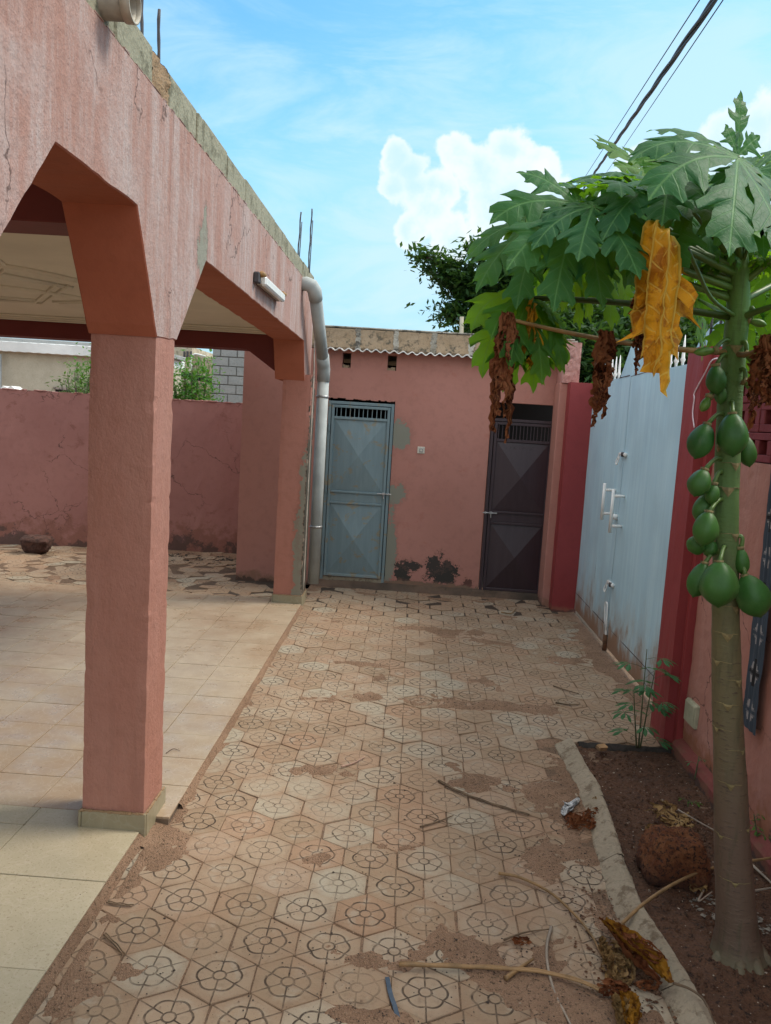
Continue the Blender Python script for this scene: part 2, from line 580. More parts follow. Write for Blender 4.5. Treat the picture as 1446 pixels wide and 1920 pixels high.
def paver_mat(name, joined):
    m, t, b = material(name)
    p = t.pos()
    uv = t.new('ShaderNodeUVMap').outputs[0]
    X = t.xyz(uv)
    r = t.vmath('LENGTH', uv, out=1)
    th = t.math('ARCTAN2', X[1], X[0])
    # angle folded to the nearest spoke (spokes at 30 + 60k degrees)
    a = t.math('ABSOLUTE', t.math('SUBTRACT', t.math('MODULO', t.math('ADD', th, 10 * math.pi), math.pi / 3), math.pi / 6))   # 0 on spoke .. 30deg
    ds = t.math('MULTIPLY', r, t.math('SINE', a))
    spoke = t.math('MULTIPLY', t.math('MULTIPLY', t.step(ds, .026, .010), t.step(r, .14, .16)), t.step(r, .50, .75, 1.0, .8))
    rf = t.math('ADD', .50, t.math('MULTIPLY', t.math('SINE', t.math('MULTIPLY', a, 3.0)), .065))
    petal = t.step(t.math('ABSOLUTE', t.math('SUBTRACT', r, rf)), .038, .014)
    core = t.step(t.math('ABSOLUTE', t.math('SUBTRACT', r, .16)), .034, .012)
    g = t.math('MAXIMUM', spoke, t.math('MAXIMUM', petal, core))
    if joined:
        at = t.new('ShaderNodeAttribute', attribute_name='tint')
        rnd = at.outputs['Fac']
    else:
        rnd = t.new('ShaderNodeObjectInfo').outputs['Random']
    wn = t.noise(p, 30, 5, .7)
    col = t.mix(t.step(rnd, .0, .7), (.285, .200, .128), (.345, .255, .175))
    col = t.mix(t.math('MULTIPLY', t.step(rnd, .55, .95), .6), col, (.36, .335, .262))
    rnd2 = t.math('FRACT', t.math('MULTIPLY', rnd, 7.31))
    col = t.mix(t.math('MULTIPLY', t.step(rnd2, .80, .9), .5), col, (.33, .19, .115))
    # dusty sand settled over the field, in world space
    big = t.noise(p, 1.1, 5, .65)
    fine = t.noise(p, 5.5, 5, .7)
    dust = t.step(t.math('ADD', t.math('MULTIPLY', big, .65), t.math('MULTIPLY', fine, .35)), .45, .60)
    patch = t.noise(p, 11, 4, .7, .4)
    pale = t.step(patch, .50, .66)
    pale = t.math('MULTIPLY', pale, t.step(r, .95, .45))
    col = t.mix(t.math('MULTIPLY', pale, .55), col, (.38, .345, .275))
    dark = t.step(t.noise(p, 7.5, 5, .7, .2), .54, .70)
    col = t.mix(t.math('MULTIPLY', dark, .42), col, (.16, .10, .06))
    rim = t.step(t.math('ADD', r, t.math('MULTIPLY', t.math('SUBTRACT', fine, .5), .9)), .62, 1.0)
    col = t.mix(t.math('MULTIPLY', rim, .45), col, (.25, .155, .095))
    col = t.mix(t.math('MULTIPLY', dust, .62), col, (.315, .20, .125))
    col = t.mix(t.math('MULTIPLY', t.step(wn, .5, .75), .35), col, (.15, .105, .07))
    fill = t.step(t.noise(p, 16, 4, .7), .40, .64)
    wear = t.step(t.math('ADD', t.math('FRACT', t.math('MULTIPLY', rnd, 13.7)), t.math('MULTIPLY', t.math('SUBTRACT', t.noise(p, 9, 4, .7), .5), 1.6)), .0, .7, .38, 1.0)
    g = t.math('MULTIPLY', g, wear)
    gv = t.math('MULTIPLY', g, t.math('SUBTRACT', .97, t.math('MULTIPLY', t.math('MAXIMUM', fill, t.math('MULTIPLY', dust, .6)), .55)))
    col = t.mix(gv, col, (.040, .024, .015))
    speck = t.step(t.noise(p, 210, 2, .6), .66, .72)
    col = t.mix(t.math('MULTIPLY', speck, .5), col, (.06, .045, .035))
    t.put(b.inputs['Base Color'], col)
    b.inputs['Roughness'].default_value = .88
    hh = t.math('ADD', t.math('MULTIPLY', t.math('SUBTRACT', 1, gv), 1.0), t.math('MULTIPLY', t.noise(p, 90, 5, .75), .7))
    t.put(b.inputs['Normal'], t.bump(hh, .9, .0035))
    return m


M_paver = paver_mat('flower_paver', False)
M_paverj = paver_mat('flower_paver_far', True)


def earth(name, a, b_, c, sc=1.0, bump=.8):
    m, t, b = material(name)
    p = t.pos()
    col = t.mix(t.step(t.noise(p, 4 * sc, 5, .65), .35, .65), a, b_)
    col = t.mix(t.step(t.noise(p, 90 * sc, 3, .75), .54, .66), col, c)
    v = t.voro(p, 170 * sc)
    col = t.mix(t.math('MULTIPLY', t.step(v, .30, .12), .45), col, tuple(min(1, x * 1.7) for x in b_))
    if name == 'joint_dirt':
        col = t.mix(t.math('MULTIPLY', t.step(t.math('ADD', t.xyz(p)[1], t.noise(p, 2, 3)), 6.4, 7.3), t.step(t.xyz(p)[0], -2.6, -1.2, .12, .85)), col, (.035, .026, .02))
    t.put(b.inputs['Base Color'], col)
    b.inputs['Roughness'].default_value = .95
    t.put(b.inputs['Normal'], t.bump(t.math('ADD', t.noise(p, 70 * sc, 5, .75), t.math('MULTIPLY', v, -.5)), bump, .012))
    return m


M_sand = earth('reddish_sand', (.25, .150, .092), (.33, .205, .13), (.10, .06, .035), 1, 1.0)
M_soil = earth('planter_soil', (.075, .036, .020), (.115, .055, .030), (.028, .015, .010), .55, 1.2)
M_ground = earth('red_earth', (.25, .14, .08), (.30, .18, .11), (.15, .09, .05), .2)
M_joint = earth('joint_dirt', (.16, .10, .062), (.22, .14, .09), (.05, .03, .02), 1, .8)


def leafmat(name, top, under, vein, trans=(.25, .42, .05), tamt=.3, rough=.42, mottled=None):
    m = bpy.data.materials.new(name)
    m.use_nodes = True
    t = NT(m.node_tree)
    b = m.node_tree.nodes['Principled BSDF']
    out = m.node_tree.nodes['Material Output']
    p = t.pos()
    geo = t.new('ShaderNodeNewGeometry')
    uv = t.new('ShaderNodeUVMap').outputs[0]
    X = t.xyz(uv)           # x: signed lateral distance / leaf size, y: distance from hub / leaf size
    al = t.math('ABSOLUTE', X[0])
    rib = t.step(al, t.math('SUBTRACT', .016, t.math('MULTIPLY', X[1], .008)), .004)
    side = t.math('ABSOLUTE', t.math('SUBTRACT', t.math('FRACT', t.math('MULTIPLY', t.math('SUBTRACT', X[1], t.math('MULTIPLY', al, .95)), 8.5)), .5))
    sv = t.math('MULTIPLY', t.step(side, .075, .02), .7)
    net = t.voro(uv, 22, 'DISTANCE_TO_EDGE')
    sv = t.math('MAXIMUM', sv, t.math('MULTIPLY', t.step(net, .06, .0), .22))
    vn = t.math('MAXIMUM', rib, sv)
    n = t.noise(p, 9, 4, .6)
    c = t.mix(t.step(n, .35, .7), top, tuple(x * 1.35 for x in top))
    if mottled:
        c = t.mix(t.step(t.noise(p, 13, 5, .7, .6), .47, .60), c, mottled)
    c = t.mix(geo.outputs['Backfacing'], c, under)
    c = t.mix(vn, c, vein)
    t.put(b.inputs['Base Color'], c)
    b.inputs['Roughness'].default_value = rough
    b.inputs['Specular IOR Level'].default_value = .13
    hb = t.math('ADD', t.math('MULTIPLY', vn, -1.0), t.noise(p, 60, 3, .6))
    t.put(b.inputs['Normal'], t.bump(hb, .35, .004))
    tr = t.new('ShaderNodeBsdfTranslucent')
    t.put(tr.inputs[0], t.mix(vn, trans, tuple(x * .6 for x in trans)))
    ms = t.new('ShaderNodeMixShader')
    ms.inputs[0].default_value = tamt
    t.l.new(b.outputs[0], ms.inputs[1])
    t.l.new(tr.outputs[0], ms.inputs[2])
    t.l.new(ms.outputs[0], out.inputs['Surface'])
    return m


M_leaf = leafmat('papaya_leaf', (.017, .082, .032), (.07, .17, .024), (.085, .21, .07), (.26, .56, .02), .30, .5)
M_leafy = leafmat('papaya_leaf_light', (.022, .095, .016), (.075, .18, .018), (.11, .26, .05), (.36, .64, .02), .42, .5)
M_yellow = leafmat('yellow_leaf', (.50, .235, .010), (.46, .22, .015), (.62, .40, .07), (.7, .36, .01), .2, .5, (.34, .12, .008))
M_yelldead = leafmat('dead_yellow_leaf', (.26, .12, .012), (.26, .12, .015), (.36, .20, .05), (.4, .2, .02), .1, .7, (.13, .045, .010))
M_brown = leafmat('dry_brown_leaf', (.13, .040, .016), (.17, .06, .025), (.24, .10, .04), (.3, .1, .03), .1, .7, (.055, .016, .009))
M_tan = leafmat('dry_tan_leaf', (.27, .17, .07), (.24, .15, .07), (.36, .25, .12), (.3, .2, .08), .1, .7, (.14, .075, .03))
M_crown = leafmat('tree_leaf', (.016, .05, .014), (.03, .07, .02), (.05, .10, .035), (.12, .26, .03), .22, .5)
M_bush = leafmat('bush_leaf', (.05, .15, .025), (.07, .17, .04), (.10, .22, .06), (.2, .45, .03), .3, .5)
M_bushgrey = leafmat('grey_green_leaf', (.09, .13, .05), (.11, .15, .07), (.15, .19, .09), (.2, .3, .08), .25, .6)
M_cassava = leafmat('seedling_leaf', (.035, .12, .055), (.07, .16, .06), (.12, .24, .11), (.15, .4, .06), .25, .5)
M_bark = simple('tree_bark', (.10, .075, .055), .9, bump=.8, bs=20, var=.3)
M_petiole = simple('papaya_petiole', (.085, .155, .035), .45, var=.2, ns=9)
M_petiole_br = simple('brown_petiole', (.24, .14, .05), .6, var=.3, ns=10)
M_straw = simple('dry_stalk', (.25, .15, .065), .65, var=.3, ns=14)
M_strawdark = simple('dark_dry_stalk', (.13, .085, .05), .8, var=.3, ns=14)
M_strawgrey = simple('bleached_stalk', (.30, .25, .20), .7, var=.2, ns=14)
M_stem = simple('seedling_stem', (.085, .10, .045), .6, var=.3, ns=20)
M_paper = simple('white_scrap', (.42, .43, .44), .6, var=.5, ns=50)
M_blue = simple('blue_strip', (.04, .065, .10), .5, var=.3, ns=30)
M_ash = simple('grey_leaf_litter', (.17, .155, .13), .8, var=.5, ns=40)

m, t, b = material('papaya_fruit_skin')
p = t.pos()
c = t.mix(t.step(t.noise(p, 16, 4, .6), .3, .7), (.018, .085, .016), (.032, .125, .024))
c = t.mix(t.math('MULTIPLY', t.step(t.noise(p, 140, 3, .7), .55, .7), .25), c, (.06, .16, .05))
wd = t.step(t.noise(p, 55, 2, .5), .74, .77)
c = t.mix(wd, c, (.3, .33, .2))
t.put(b.inputs['Base Color'], c)
b.inputs['Roughness'].default_value = .42
t.put(b.inputs['Normal'], t.bump(t.noise(p, 40, 3, .6), .12, .004))
fo = t.new('ShaderNodeObjectInfo').outputs['Random']
c2_ = t.mix(t.math('MULTIPLY', fo, .6), c, (.05, .135, .022))
sm_ = t.step(t.noise(t.mapv(p, (1, 1, .25)), 28, 4, .7), .60, .72)
c2_ = t.mix(t.math('MULTIPLY', sm_, .35), c2_, (.10, .15, .07))
t.put(b.inputs['Base Color'], c2_)
b.inputs['Roughness'].default_value = .5
M_fruit = m
b.inputs['Specular IOR Level'].default_value = .35
M_fruityoung = simple('young_fruit_skin', (.10, .20, .035), .45, var=.2, ns=30)

m, t, b = material('papaya_trunk_bark')
p = t.pos()
z = t.xyz(p)[2]
wz = t.math('ADD', z, t.math('MULTIPLY', t.math('SUBTRACT', t.noise(p, 8, 4, .6), .5), .35))
c = t.mix(t.step(wz, .35, 1.0), (.120, .080, .055), (.125, .110, .052))
c = t.mix(t.step(wz, 1.0, 1.5), c, (.085, .165, .045))
c = t.mix(t.step(wz, 1.7, 2.0), c, (.11, .22, .055))
sv = t.noise(t.mapv(p, (1, 1, .12)), 45, 4, .6)
c = t.mix(t.math('MULTIPLY', t.step(sv, .5, .7), .45), c, (.05, .055, .025))
lk = t.noise(t.mapv(p, (1, 1, 5)), 26, 4, .7)
c = t.mix(t.math('MULTIPLY', t.step(lk, .58, .66), t.step(wz, 1.25, .8)), c, (.065, .045, .032))
c = t.mix(t.math('MULTIPLY', t.step(z, .09, .02), .5), c, (.15, .15, .085))
t.put(b.inputs['Base Color'], c)
b.inputs['Roughness'].default_value = .7
t.put(b.inputs['Normal'], t.bump(t.math('ADD', lk, t.math('MULTIPLY', sv, .6)), .5, .006))
M_trunk = m
M_scar = simple('leaf_scar', (.21, .17, .075), .8, var=.25, ns=60, bump=.4, bs=150)

m, t, b = material('laterite_stone')
p = t.pos()
c = t.mix(t.step(t.noise(p, 18, 6, .7), .35, .65), (.21, .062, .020), (.34, .13, .045))
c = t.mix(t.step(t.noise(p, 75, 4, .8), .50, .60), c, (.045, .02, .012))
zz = t.xyz(p)[2]
c = t.mix(t.math('MULTIPLY', t.step(t.math('ADD', zz, t.math('MULTIPLY', t.noise(p, 12, 4), .08)), .13, .06), .65), c, (.07, .035, .028))
t.put(b.inputs['Base Color'], c)
b.inputs['Roughness'].default_value = .95
t.put(b.inputs['Normal'], t.bump(t.noise(p, 60, 6, .85), 1.0, .03))
M_laterite = m

# cloth with a woven cross and star pattern
m, t, b = material('patterned_cloth')
uv = t.new('ShaderNodeUVMap').outputs[0]
X = t.xyz(uv)
pv = t.math('MULTIPLY', X[1], 7.0)
cell = t.math('SUBTRACT', t.math('FRACT', pv), .5)
cu = t.math('ABSOLUTE', t.math('SUBTRACT', X[0], .45))
cv = t.math('ABSOLUTE', cell)
cu2 = t.math('SNAP', cu, .07)
cv2 = t.math('SNAP', cv, .045)
dia = t.math('ADD', t.math('MULTIPLY', cu2, 1.0), cv2)
wht = t.math('MULTIPLY', t.step(dia, .34, .31), t.step(t.math('MINIMUM', cu2, cv2), .03, .06))
blk = t.math('MULTIPLY', t.step(dia, .36, .33), t.step(t.math('MINIMUM', cu2, cv2), .06, .03))
odd = t.step(t.math('FRACT', t.math('MULTIPLY', pv, .5)), .49, .51)
c = t.mix(t.step(t.noise(t.mapv(uv, (30, 1, 1)), 1, 3), .4, .6), (.028, .042, .062), (.045, .065, .09))
c = t.mix(wht, c, (.30, .28, .28))
c = t.mix(t.math('MULTIPLY', blk, odd), c, (.008, .008, .01))
t.put(b.inputs['Base Color'], c)
b.inputs['Roughness'].default_value = .85
M_cloth = m

# ---------------------------------------------------------------- ground and paving
g = MB().grid(lambda u, v: ((u - .5) * 900, (v - .5) * 900 + 60, -.06), 8, 8).build('ground', M_ground)
tag(g, kind='structure')

PATX0 = -4.7
paving = MB().box(-.949, 1.72, -.6, 7.66, -.055, -.005).build('paving', M_joint)
tag(paving, kind='structure')
backpav = MB().box(-7.0, -.905, 6.765, 9.3, -.055, -.005).build('path', M_joint)
tag(backpav, kind='structure')

HR = .1166
def hexmesh(gap=.0022, bev=.0022, h=.02):
    r1 = HR - gap * 1.155
    r2 = r1 - bev
    vs, uv = [], []
    for rr, zz in ((r1, -h), (r1, -bev), (r2, 0)):
        for k in range(6):
            a = math.radians(30 + 60 * k)
            vs.append((rr * math.cos(a), rr * math.sin(a), zz))
            uv.append((rr * math.cos(a) / HR, rr * math.sin(a) / HR))
    fs = []
    for L in range(2):
        for k in range(6):
            k2 = (k + 1) % 6
            fs.append((L * 6 + k, L * 6 + k2, (L + 1) * 6 + k2, (L + 1) * 6 + k))
    fs.append(tuple(range(12, 18)))
    return vs, fs, uv


hv, hf, huv = hexmesh()
pm = bpy.data.meshes.new('paver')
pm.from_pydata(hv, [], hf)
ul = pm.uv_layers.new(name='UVMap')
fl = []
for p_ in pm.polygons:
    for vi in p_.vertices:
        fl.extend(huv[vi])
ul.data.foreach_set('uv', fl)
pm.materials.append(M_paver)
pm.update()

# the planter edge, a wavering line of mortar kerb
KERB = [(1.6, .905), (2.11, .897), (2.35, .875), (2.62, .842), (2.9, .855), (3.2, .885), (3.55, .905), (3.8, .89), (4.06, .885)]
def kerb_x(y):
    for (a, xa), (b_, xb) in zip(KERB, KERB[1:]):
        if y <= b_:
            return xa + (xb - xa) * max(0, (y - a)) / (b_ - a)
    return KERB[-1][1]

PW, PH = .202, .1725
spots = []
j = -14
while True:
    y = 2.148 + j * PH
    if y > 7.62: break
    off = -.016 + (.101 if j % 2 else 0)
    for i in range(-12, 12):
        x = off - .25 + i * PW + .003 * (j % 3)
        if x < (-.93 if y > 2.97 else -.985) or x > 1.46: continue
        if y < 4.12 and x > kerb_x(y) - .085: continue
        if 7.10 < y and x > 1.28: continue
        spots.append((x, y, 0))
    j += 1
vis = []
rest = []
for s_ in spots:
    (vis if 1.9 < s_[1] else rest).append(s_)
vis.sort(key=lambda q: q[1])
near, farp = vis[:300], vis[300:]
def paver_xf(x, y, k):
    rz = U(-.02, .02)
    worn = 1.0 if y < 6.9 else 2.2
    zz = U(-.0028, .0018) * worn
    return (x + U(-.002, .002), y + U(-.002, .002), zz), (U(-.013, .013) * worn, U(-.013, .013) * worn, rz + (math.pi / 3) * random.randrange(6))
for (x, y, _) in near:
    o = bpy.data.objects.new('paver', pm)
    COL.objects.link(o)
    o.parent = paving
    l_, r_ = paver_xf(x, y, 0)
    o.location = l_
    o.rotation_euler = r_
    if y > 6.5: o.scale = (.965, .965, 1)
def join_pavers(lst, parent, tints=None):
    mb = MB()
    for (x, y, _) in lst:
        l_, r_ = paver_xf(x, y, 1)
        M = Matrix.Translation(l_) @ Matrix.Scale(.965 if y > 6.5 else 1, 4) @ (Matrix.Rotation(r_[2], 4, 'Z') @ Matrix.Rotation(r_[0], 4, 'X') @ Matrix.Rotation(r_[1], 4, 'Y'))
        mb.add([M @ Vector(v) for v in hv], hf, huv, R())
    o = mb.build('paver', M_paverj, parent, uv=True, cols=True)
    tag(o, kind='stuff')
    return o
join_pavers(farp + rest, paving)
# the strip of pavers behind the terrace: the ones in view singly
bsp = []
for j in range(-1, 14):
    y = 6.87 + j * PH
    if y < 6.86 or y > 8.95: continue
    for i in range(-32, 0):
        x = -.98 + i * PW + (.101 if j % 2 else 0)
        if x < -5.4 or x > -.99: continue
        if x > -1.7 and y > 7.5: continue
        bsp.append((x, y, 0))
bsp.sort(key=lambda q: q[1])
for (x, y, _) in bsp[:290]:
    o = bpy.data.objects.new('paver', pm)
    COL.objects.link(o)
    o.parent = backpav
    l_, r_ = paver_xf(x, y, 0)
    o.location = l_
    o.rotation_euler = (r_[0] * 2.5, r_[1] * 2.5, r_[2])
if bsp[290:]:
    join_pavers(bsp[290:], backpav)

# sand drifted over the pavers
drifts = [((.10, 4.62), .42, .10), ((.62, 4.58), .30, .09), ((.30, 4.55), .3, .07), ((.41, 3.53), .18, .10), ((.68, 3.50), .20, .085), ((.60, 3.05), .11, .12), ((.66, 2.86), .10, .12),
          ((.0, 2.27), .14, .05), ((.42, 2.40), .28, .10), ((.50, 2.20), .16, .10), ((.62, 2.13), .16, .08), ((.0, 2.02), .13, .05), ((.30, 2.30), .2, .06),
          ((-.45, 4.5), .25, .08), ((.33, 6.22), .4, .10), ((.62, 6.0), .34, .10), ((.86, 3.78), .10, .22), ((-.84, 2.05), .10, .10), ((-.83, 2.75), .08, .12),
          ((1.2, 5.6), .22, .12), ((-.2, 5.2), .3, .05), ((.80, 2.35), .07, .2), ((.75, 3.15), .09, .2), ((.81, 3.4), .09, .2), ((.05, 2.95), .1, .04), ((-.3, 3.55), .16, .06), ((.2, 7.35), 1.6, .06), ((1.1, 6.9), .3, .1)]
def sand_h(x, y):
    n = fbm(x * 4.1, y * 4.1, 3.1, 5)
    n2 = fbm(x * 17, y * 17, 8.2, 3)
    h = -.0068 + n * .0058 + n2 * .0022
    e = max(0.0, 1 - abs(x + .895) / .10)
    h += .0085 * e * (1 + 1.1 * fbm(y * 5, 1.3, x * 5))
    for (c, rx, ry) in drifts:
        d2 = ((x - c[0]) / rx) ** 2 + ((y - c[1]) / ry) ** 2
        if d2 < 4:
            h += .0098 * math.exp(-d2 * 1.1) * (1 + 1.3 * n + .5 * n2)
    if x > 1.3 and y > 4.4:
        h += .010 * (x - 1.3) / .2
    if y > 6.4:
        h -= .004 * min(1, (y - 6.4) / .4)
    if y > 7.35:
        h += .008 * (y - 7.35) / .2
    return h
NX, NY = 170, 400
sb = MB().grid(lambda u, v: (-.905 + u * 2.46, 1.6 + v * 6.0, sand_h(-.905 + u * 2.46, 1.6 + v * 6.0)), NX, NY)
# planter hides its share: drop faces under the soil
keep = []
for f_ in sb.f:
    c_ = sb.v[f_[0]]
    if c_.y < 4.05 and c_.x > kerb_x(c_.y) + .02: continue
    if max(sb.v[i].z for i in f_) < -.0048: continue
    keep.append(f_)
sb.f = keep
o = sb.build('sand', M_sand, smooth=True)
tag(o, kind='stuff')
o['label'] = 'reddish sand drifted over the flower pavers in thin patches'
o['category'] = 'sand'
sb = MB().grid(lambda u, v: (-5.4 + u * 4.4, 6.8 + v * 2.1, -.010 + .008 * fbm(u * 9, v * 5, 2) + .003 * fbm(u * 60, v * 30) + (.016 * max(0, (v * 2.1 + 6.8 - 8.3) / .5))), 150, 70)
sb.f = [f_ for f_ in sb.f if max(sb.v[i].z for i in f_) > -.0065]
o = sb.build('sand', M_sand, smooth=True)
tag(o, 'dust lying on the uneven pavers behind the tiled terrace', 'sand', kind='stuff')

# ---------------------------------------------------------------- terrace floor
TZ = .03
terr = MB().box(-4.9, -.95, -.6, 2.965, -.05, TZ - .008).box(-4.9, -.872, 2.965, 6.76, -.05, TZ - .008).build('terrace_floor', M_grout)
tag(terr, kind='structure')
def tile_at(x0, x1, y0, y1, mat, parent, z=TZ, g=.0018):
    mb = MB()
    dz = U(-.0008, .0008)
    cx, cy = (x0 + x1) / 2, (y0 + y1) / 2
    mb.box(x0 + g, x1 - g, y0 + g, y1 - g, z - .010, z + dz, .0012)
    return mb.build('floor_tile', mat, parent, loc=(cx, cy, z))
cnt = 0
xs = [-.868 - .2755 * k for k in range(0, 12)]
ys = [2.967 + .2712 * k for k in range(0, 15)]
ys[-1] = 6.764
for i in range(len(xs) - 1):
    for j in range(len(ys) - 1):
        tile_at(xs[i + 1], xs[i], ys[j], ys[j + 1], M_tile, terr)
        cnt += 1
# big cream tiles of the near bay, notched back from the paving
for (xa, xb, o_) in ((-1.385, -.945, 0), (-1.825, -1.385, -.13), (-2.265, -1.825, 0)):
    y1 = 2.965
    y0 = 2.51 if o_ == 0 else 2.83
    k = 0
    while y1 > 1.0:
        tile_at(xa, xb, y0, y1, M_tilefront, terr, z=TZ + .002)
        y1 = y0
        y0 = y0 - .44
rest_t = MB()
for i in range(11, 14):
    for j in range(14):
        rest_t.box(-.868 - .2755 * (i + 1) + .002, -.868 - .2755 * i - .002, ys[j] + .002, ys[j + 1] - .002, TZ - .01, TZ, 0)
tag(rest_t.build('floor_tile', M_tile, terr), kind='stuff')
# mortar lip along the terrace edge
lip = MB()
def lipf(xb, y0, y1, n):
    pts = []
    for k in range(n + 1):
        y = y0 + (y1 - y0) * k / n
        pts.append((xb + .006 * fbm(y * 7, 2.2), y))
    return pts
for (xb, y0, y1) in ((-.862, 3.09, 6.62), (-.936, -.5, 2.80)):
    P_ = lipf(xb, y0, y1, 70)
    def fn(u, v, P_=P_):
        k = min(int(v * 70 + .5), 70)
        x, y = P_[k]
        prof = [(-.012, TZ - .004), (-.002, TZ - .003), (.008, TZ - .012), (.016, .002), (.022, -.012)]
        q = prof[int(u * 4 + .5)]
        return (x + q[0], y, q[1] + .0012 * fbm(y * 20, u * 3))
    lip.grid(fn, 4, 70)
def fn2(u, v):
    y = 2.78 + .34 * v
    prof = [(-.975, .028), (-.945, .026), (-.925, .010), (-.895, .004), (-.86, -.006)]
    q = prof[int(u * 4 + .5)]
    return (q[0] + .008 * fbm(y * 20, u), y, q[1] + .004 * fbm(y * 25, u * 3))
lip.grid(fn2, 4, 24)
lip.build('edge_mortar', M_sand, terr, smooth=True)

# ---------------------------------------------------------------- the house with its arcade
house = thing('house', (-3, 3, 0), 'pink rendered house with arcaded terrace and bare block parapet on the left', 'house')
XO, XI = -.93, -1.178
ZS, ZB = 2.27, 2.69       # soffit, top of the rendered beam
# (start of opening, start of flat soffit, end of flat soffit, end of opening)
colA = (2.85, 3.08)
colB = (6.65, 6.945)
colZ = (-1.05, -.80)
def subdiv_prism(poly, x0, x1, name, mats, parent):
    """arcade wall built from an outline in (y,z); soffit faces get the second material"""
    rs = []
    for i in range(len(poly)):
        a, b_ = poly[i], poly[(i + 1) % len(poly)]
        L_ = math.hypot(b_[0] - a[0], b_[1] - a[1])
        k_ = max(1, int(L_ / .045))
        nx_, nz_ = -(b_[1] - a[1]) / L_, (b_[0] - a[0]) / L_
        for k in range(k_):
            f = k / k_
            y_, z_ = a[0] + (b_[0] - a[0]) * f, a[1] + (b_[1] - a[1]) * f
            w_ = 0 if (z_ > 2.6 or k == 0) else .0035 * fbm(y_ * 9, z_ * 9, 2) + .0025 * fbm(y_ * 40, z_ * 40)
            rs.append((y_ + nx_ * w_, z_ + nz_ * w_))
    poly = rs
    n = len(poly)
    v = [(x1, q[0], q[1]) for q in poly] + [(x0, q[0], q[1]) for q in poly]
    bm = bmesh.new()
    bv = [bm.verts.new(q) for q in v]
    bm.faces.new(bv[:n])
    bm.faces.new(list(reversed(bv[n:])))
    for i in range(n):
        j = (i + 1) % n
        f = bm.faces.new((bv[j], bv[i], bv[i + n], bv[j + n]))
    bmesh.ops.recalc_face_normals(bm, faces=bm.faces)
    bmesh.ops.bevel(bm, geom=[e for e in bm.edges if abs(e.verts[0].co.x - e.verts[1].co.x) < 1e-6], offset=.004, segments=1, affect='EDGES')
    me = bpy.data.meshes.new(name)
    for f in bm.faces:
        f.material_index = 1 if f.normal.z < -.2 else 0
    bmesh.ops.triangulate(bm, faces=[f for f in bm.faces if len(f.verts) > 4])
    bm.to_mesh(me)
    bm.free()
    for mm in mats:
        me.materials.append(mm)
    o = bpy.data.objects.new(name, me)
    COL.objects.link(o)
    o.parent = parent
    o.location = -wl(parent)
    return o
HZ = 1.885
outline = [(7.0, ZB), (7.0, HZ + .03), (6.945, HZ + .03), (6.652, HZ + .03),          # over column B
           (6.50, 2.225), (3.47, 2.265), (3.082, HZ + .01), (2.848, HZ), (2.62, ZS + .005), (2.035, ZS + .005),
           (1.60, 1.80), (1.10, 1.80), (.75, 2.27), (-.2, 2.27), (-.6, 1.85), (-1.1, 1.85), (-1.1, ZB)]
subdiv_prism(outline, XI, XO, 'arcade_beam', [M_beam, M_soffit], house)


def column(y0, y1, z1, mat, x0=XI, x1=XO, skirt=True):
    mb = MB()
    bm = bmesh.new()
    K, N = 7, 90
    ring = []
    for side in range(4):
        for k in range(K):
            f = k / K
            ring.append([(x0 + (x1 - x0) * f, y0), (x1, y0 + (y1 - y0) * f), (x1 - (x1 - x0) * f, y1), (x0, y1 - (y1 - y0) * f)][side] + (k == 0,))
    vs, fs = [], []
    cx_, cy_ = (x0 + x1) / 2, (y0 + y1) / 2
    for j in range(N + 1):
        z_ = TZ - .02 + (z1 - TZ + .02) * j / N
        for (x_, y_, cor) in ring:
            d_ = .0016 * fbm(x_ * 12, y_ * 12, z_ * 6, 3)
            if cor: d_ -= .004 + .007 * max(0, fbm(x_ * 3, z_ * 16, 5, 3))
            L_ = math.hypot(x_ - cx_, y_ - cy_)
            vs.append((x_ + (x_ - cx_) / L_ * d_, y_ + (y_ - cy_) / L_ * d_, z_))
    R_ = len(ring)
    for j in range(N):
        for k in range(R_):
            fs.append((j * R_ + k, j * R_ + (k + 1) % R_, (j + 1) * R_ + (k + 1) % R_, (j + 1) * R_ + k))
    mb.add(vs, fs)
    bm.free()
    c = mb.build('column', mat, house)
    if skirt:
        s_ = MB().box(x0 - .009, x0 + .002, y0 - .009, y1 + .012, -.005, .098, .002)
        s_.build('skirting_tile', M_tilebase, c)
        MB().box(x0 + .004, x1 + .008, y0 - .010, y0 + .003, -.005, .100, .002).build('skirting_tile', M_tilebase, c)
        MB().box(x1 - .003, x1 + .0105, y0 + .005, y1 + .012, -.005, .097, .002).build('skirting_tile', M_tilebase, c)
        mo = MB()
        for k in range(16):
            u = k / 16
            mo.tube([(x0 + (x1 - x0) * u, y0 - .006, .099), (x0 + (x1 - x0) * (u + 1 / 15), y0 - .006, .099)], U(.004, .008), 5)
            mo.tube([(x1 + .006, y0 + (y1 - y0) * u, .097), (x1 + .006, y0 + (y1 - y0) * (u + 1 / 15), .097)], U(.003, .006), 5)
        mo.build('skirting_mortar', M_mortar, c)
    return c
# the shaft narrows a little at the top and stays inside the beam's faces
column(2.852, 3.079, HZ + .05, M_col, x0=XI + .003, x1=XO - .003)
column(6.656, 6.94, HZ + .08, M_colB, x0=-1.115, x1=-.872)
column(1.15, 1.45, 1.9, M_col, x0=XI + .003, x1=XO - .003)

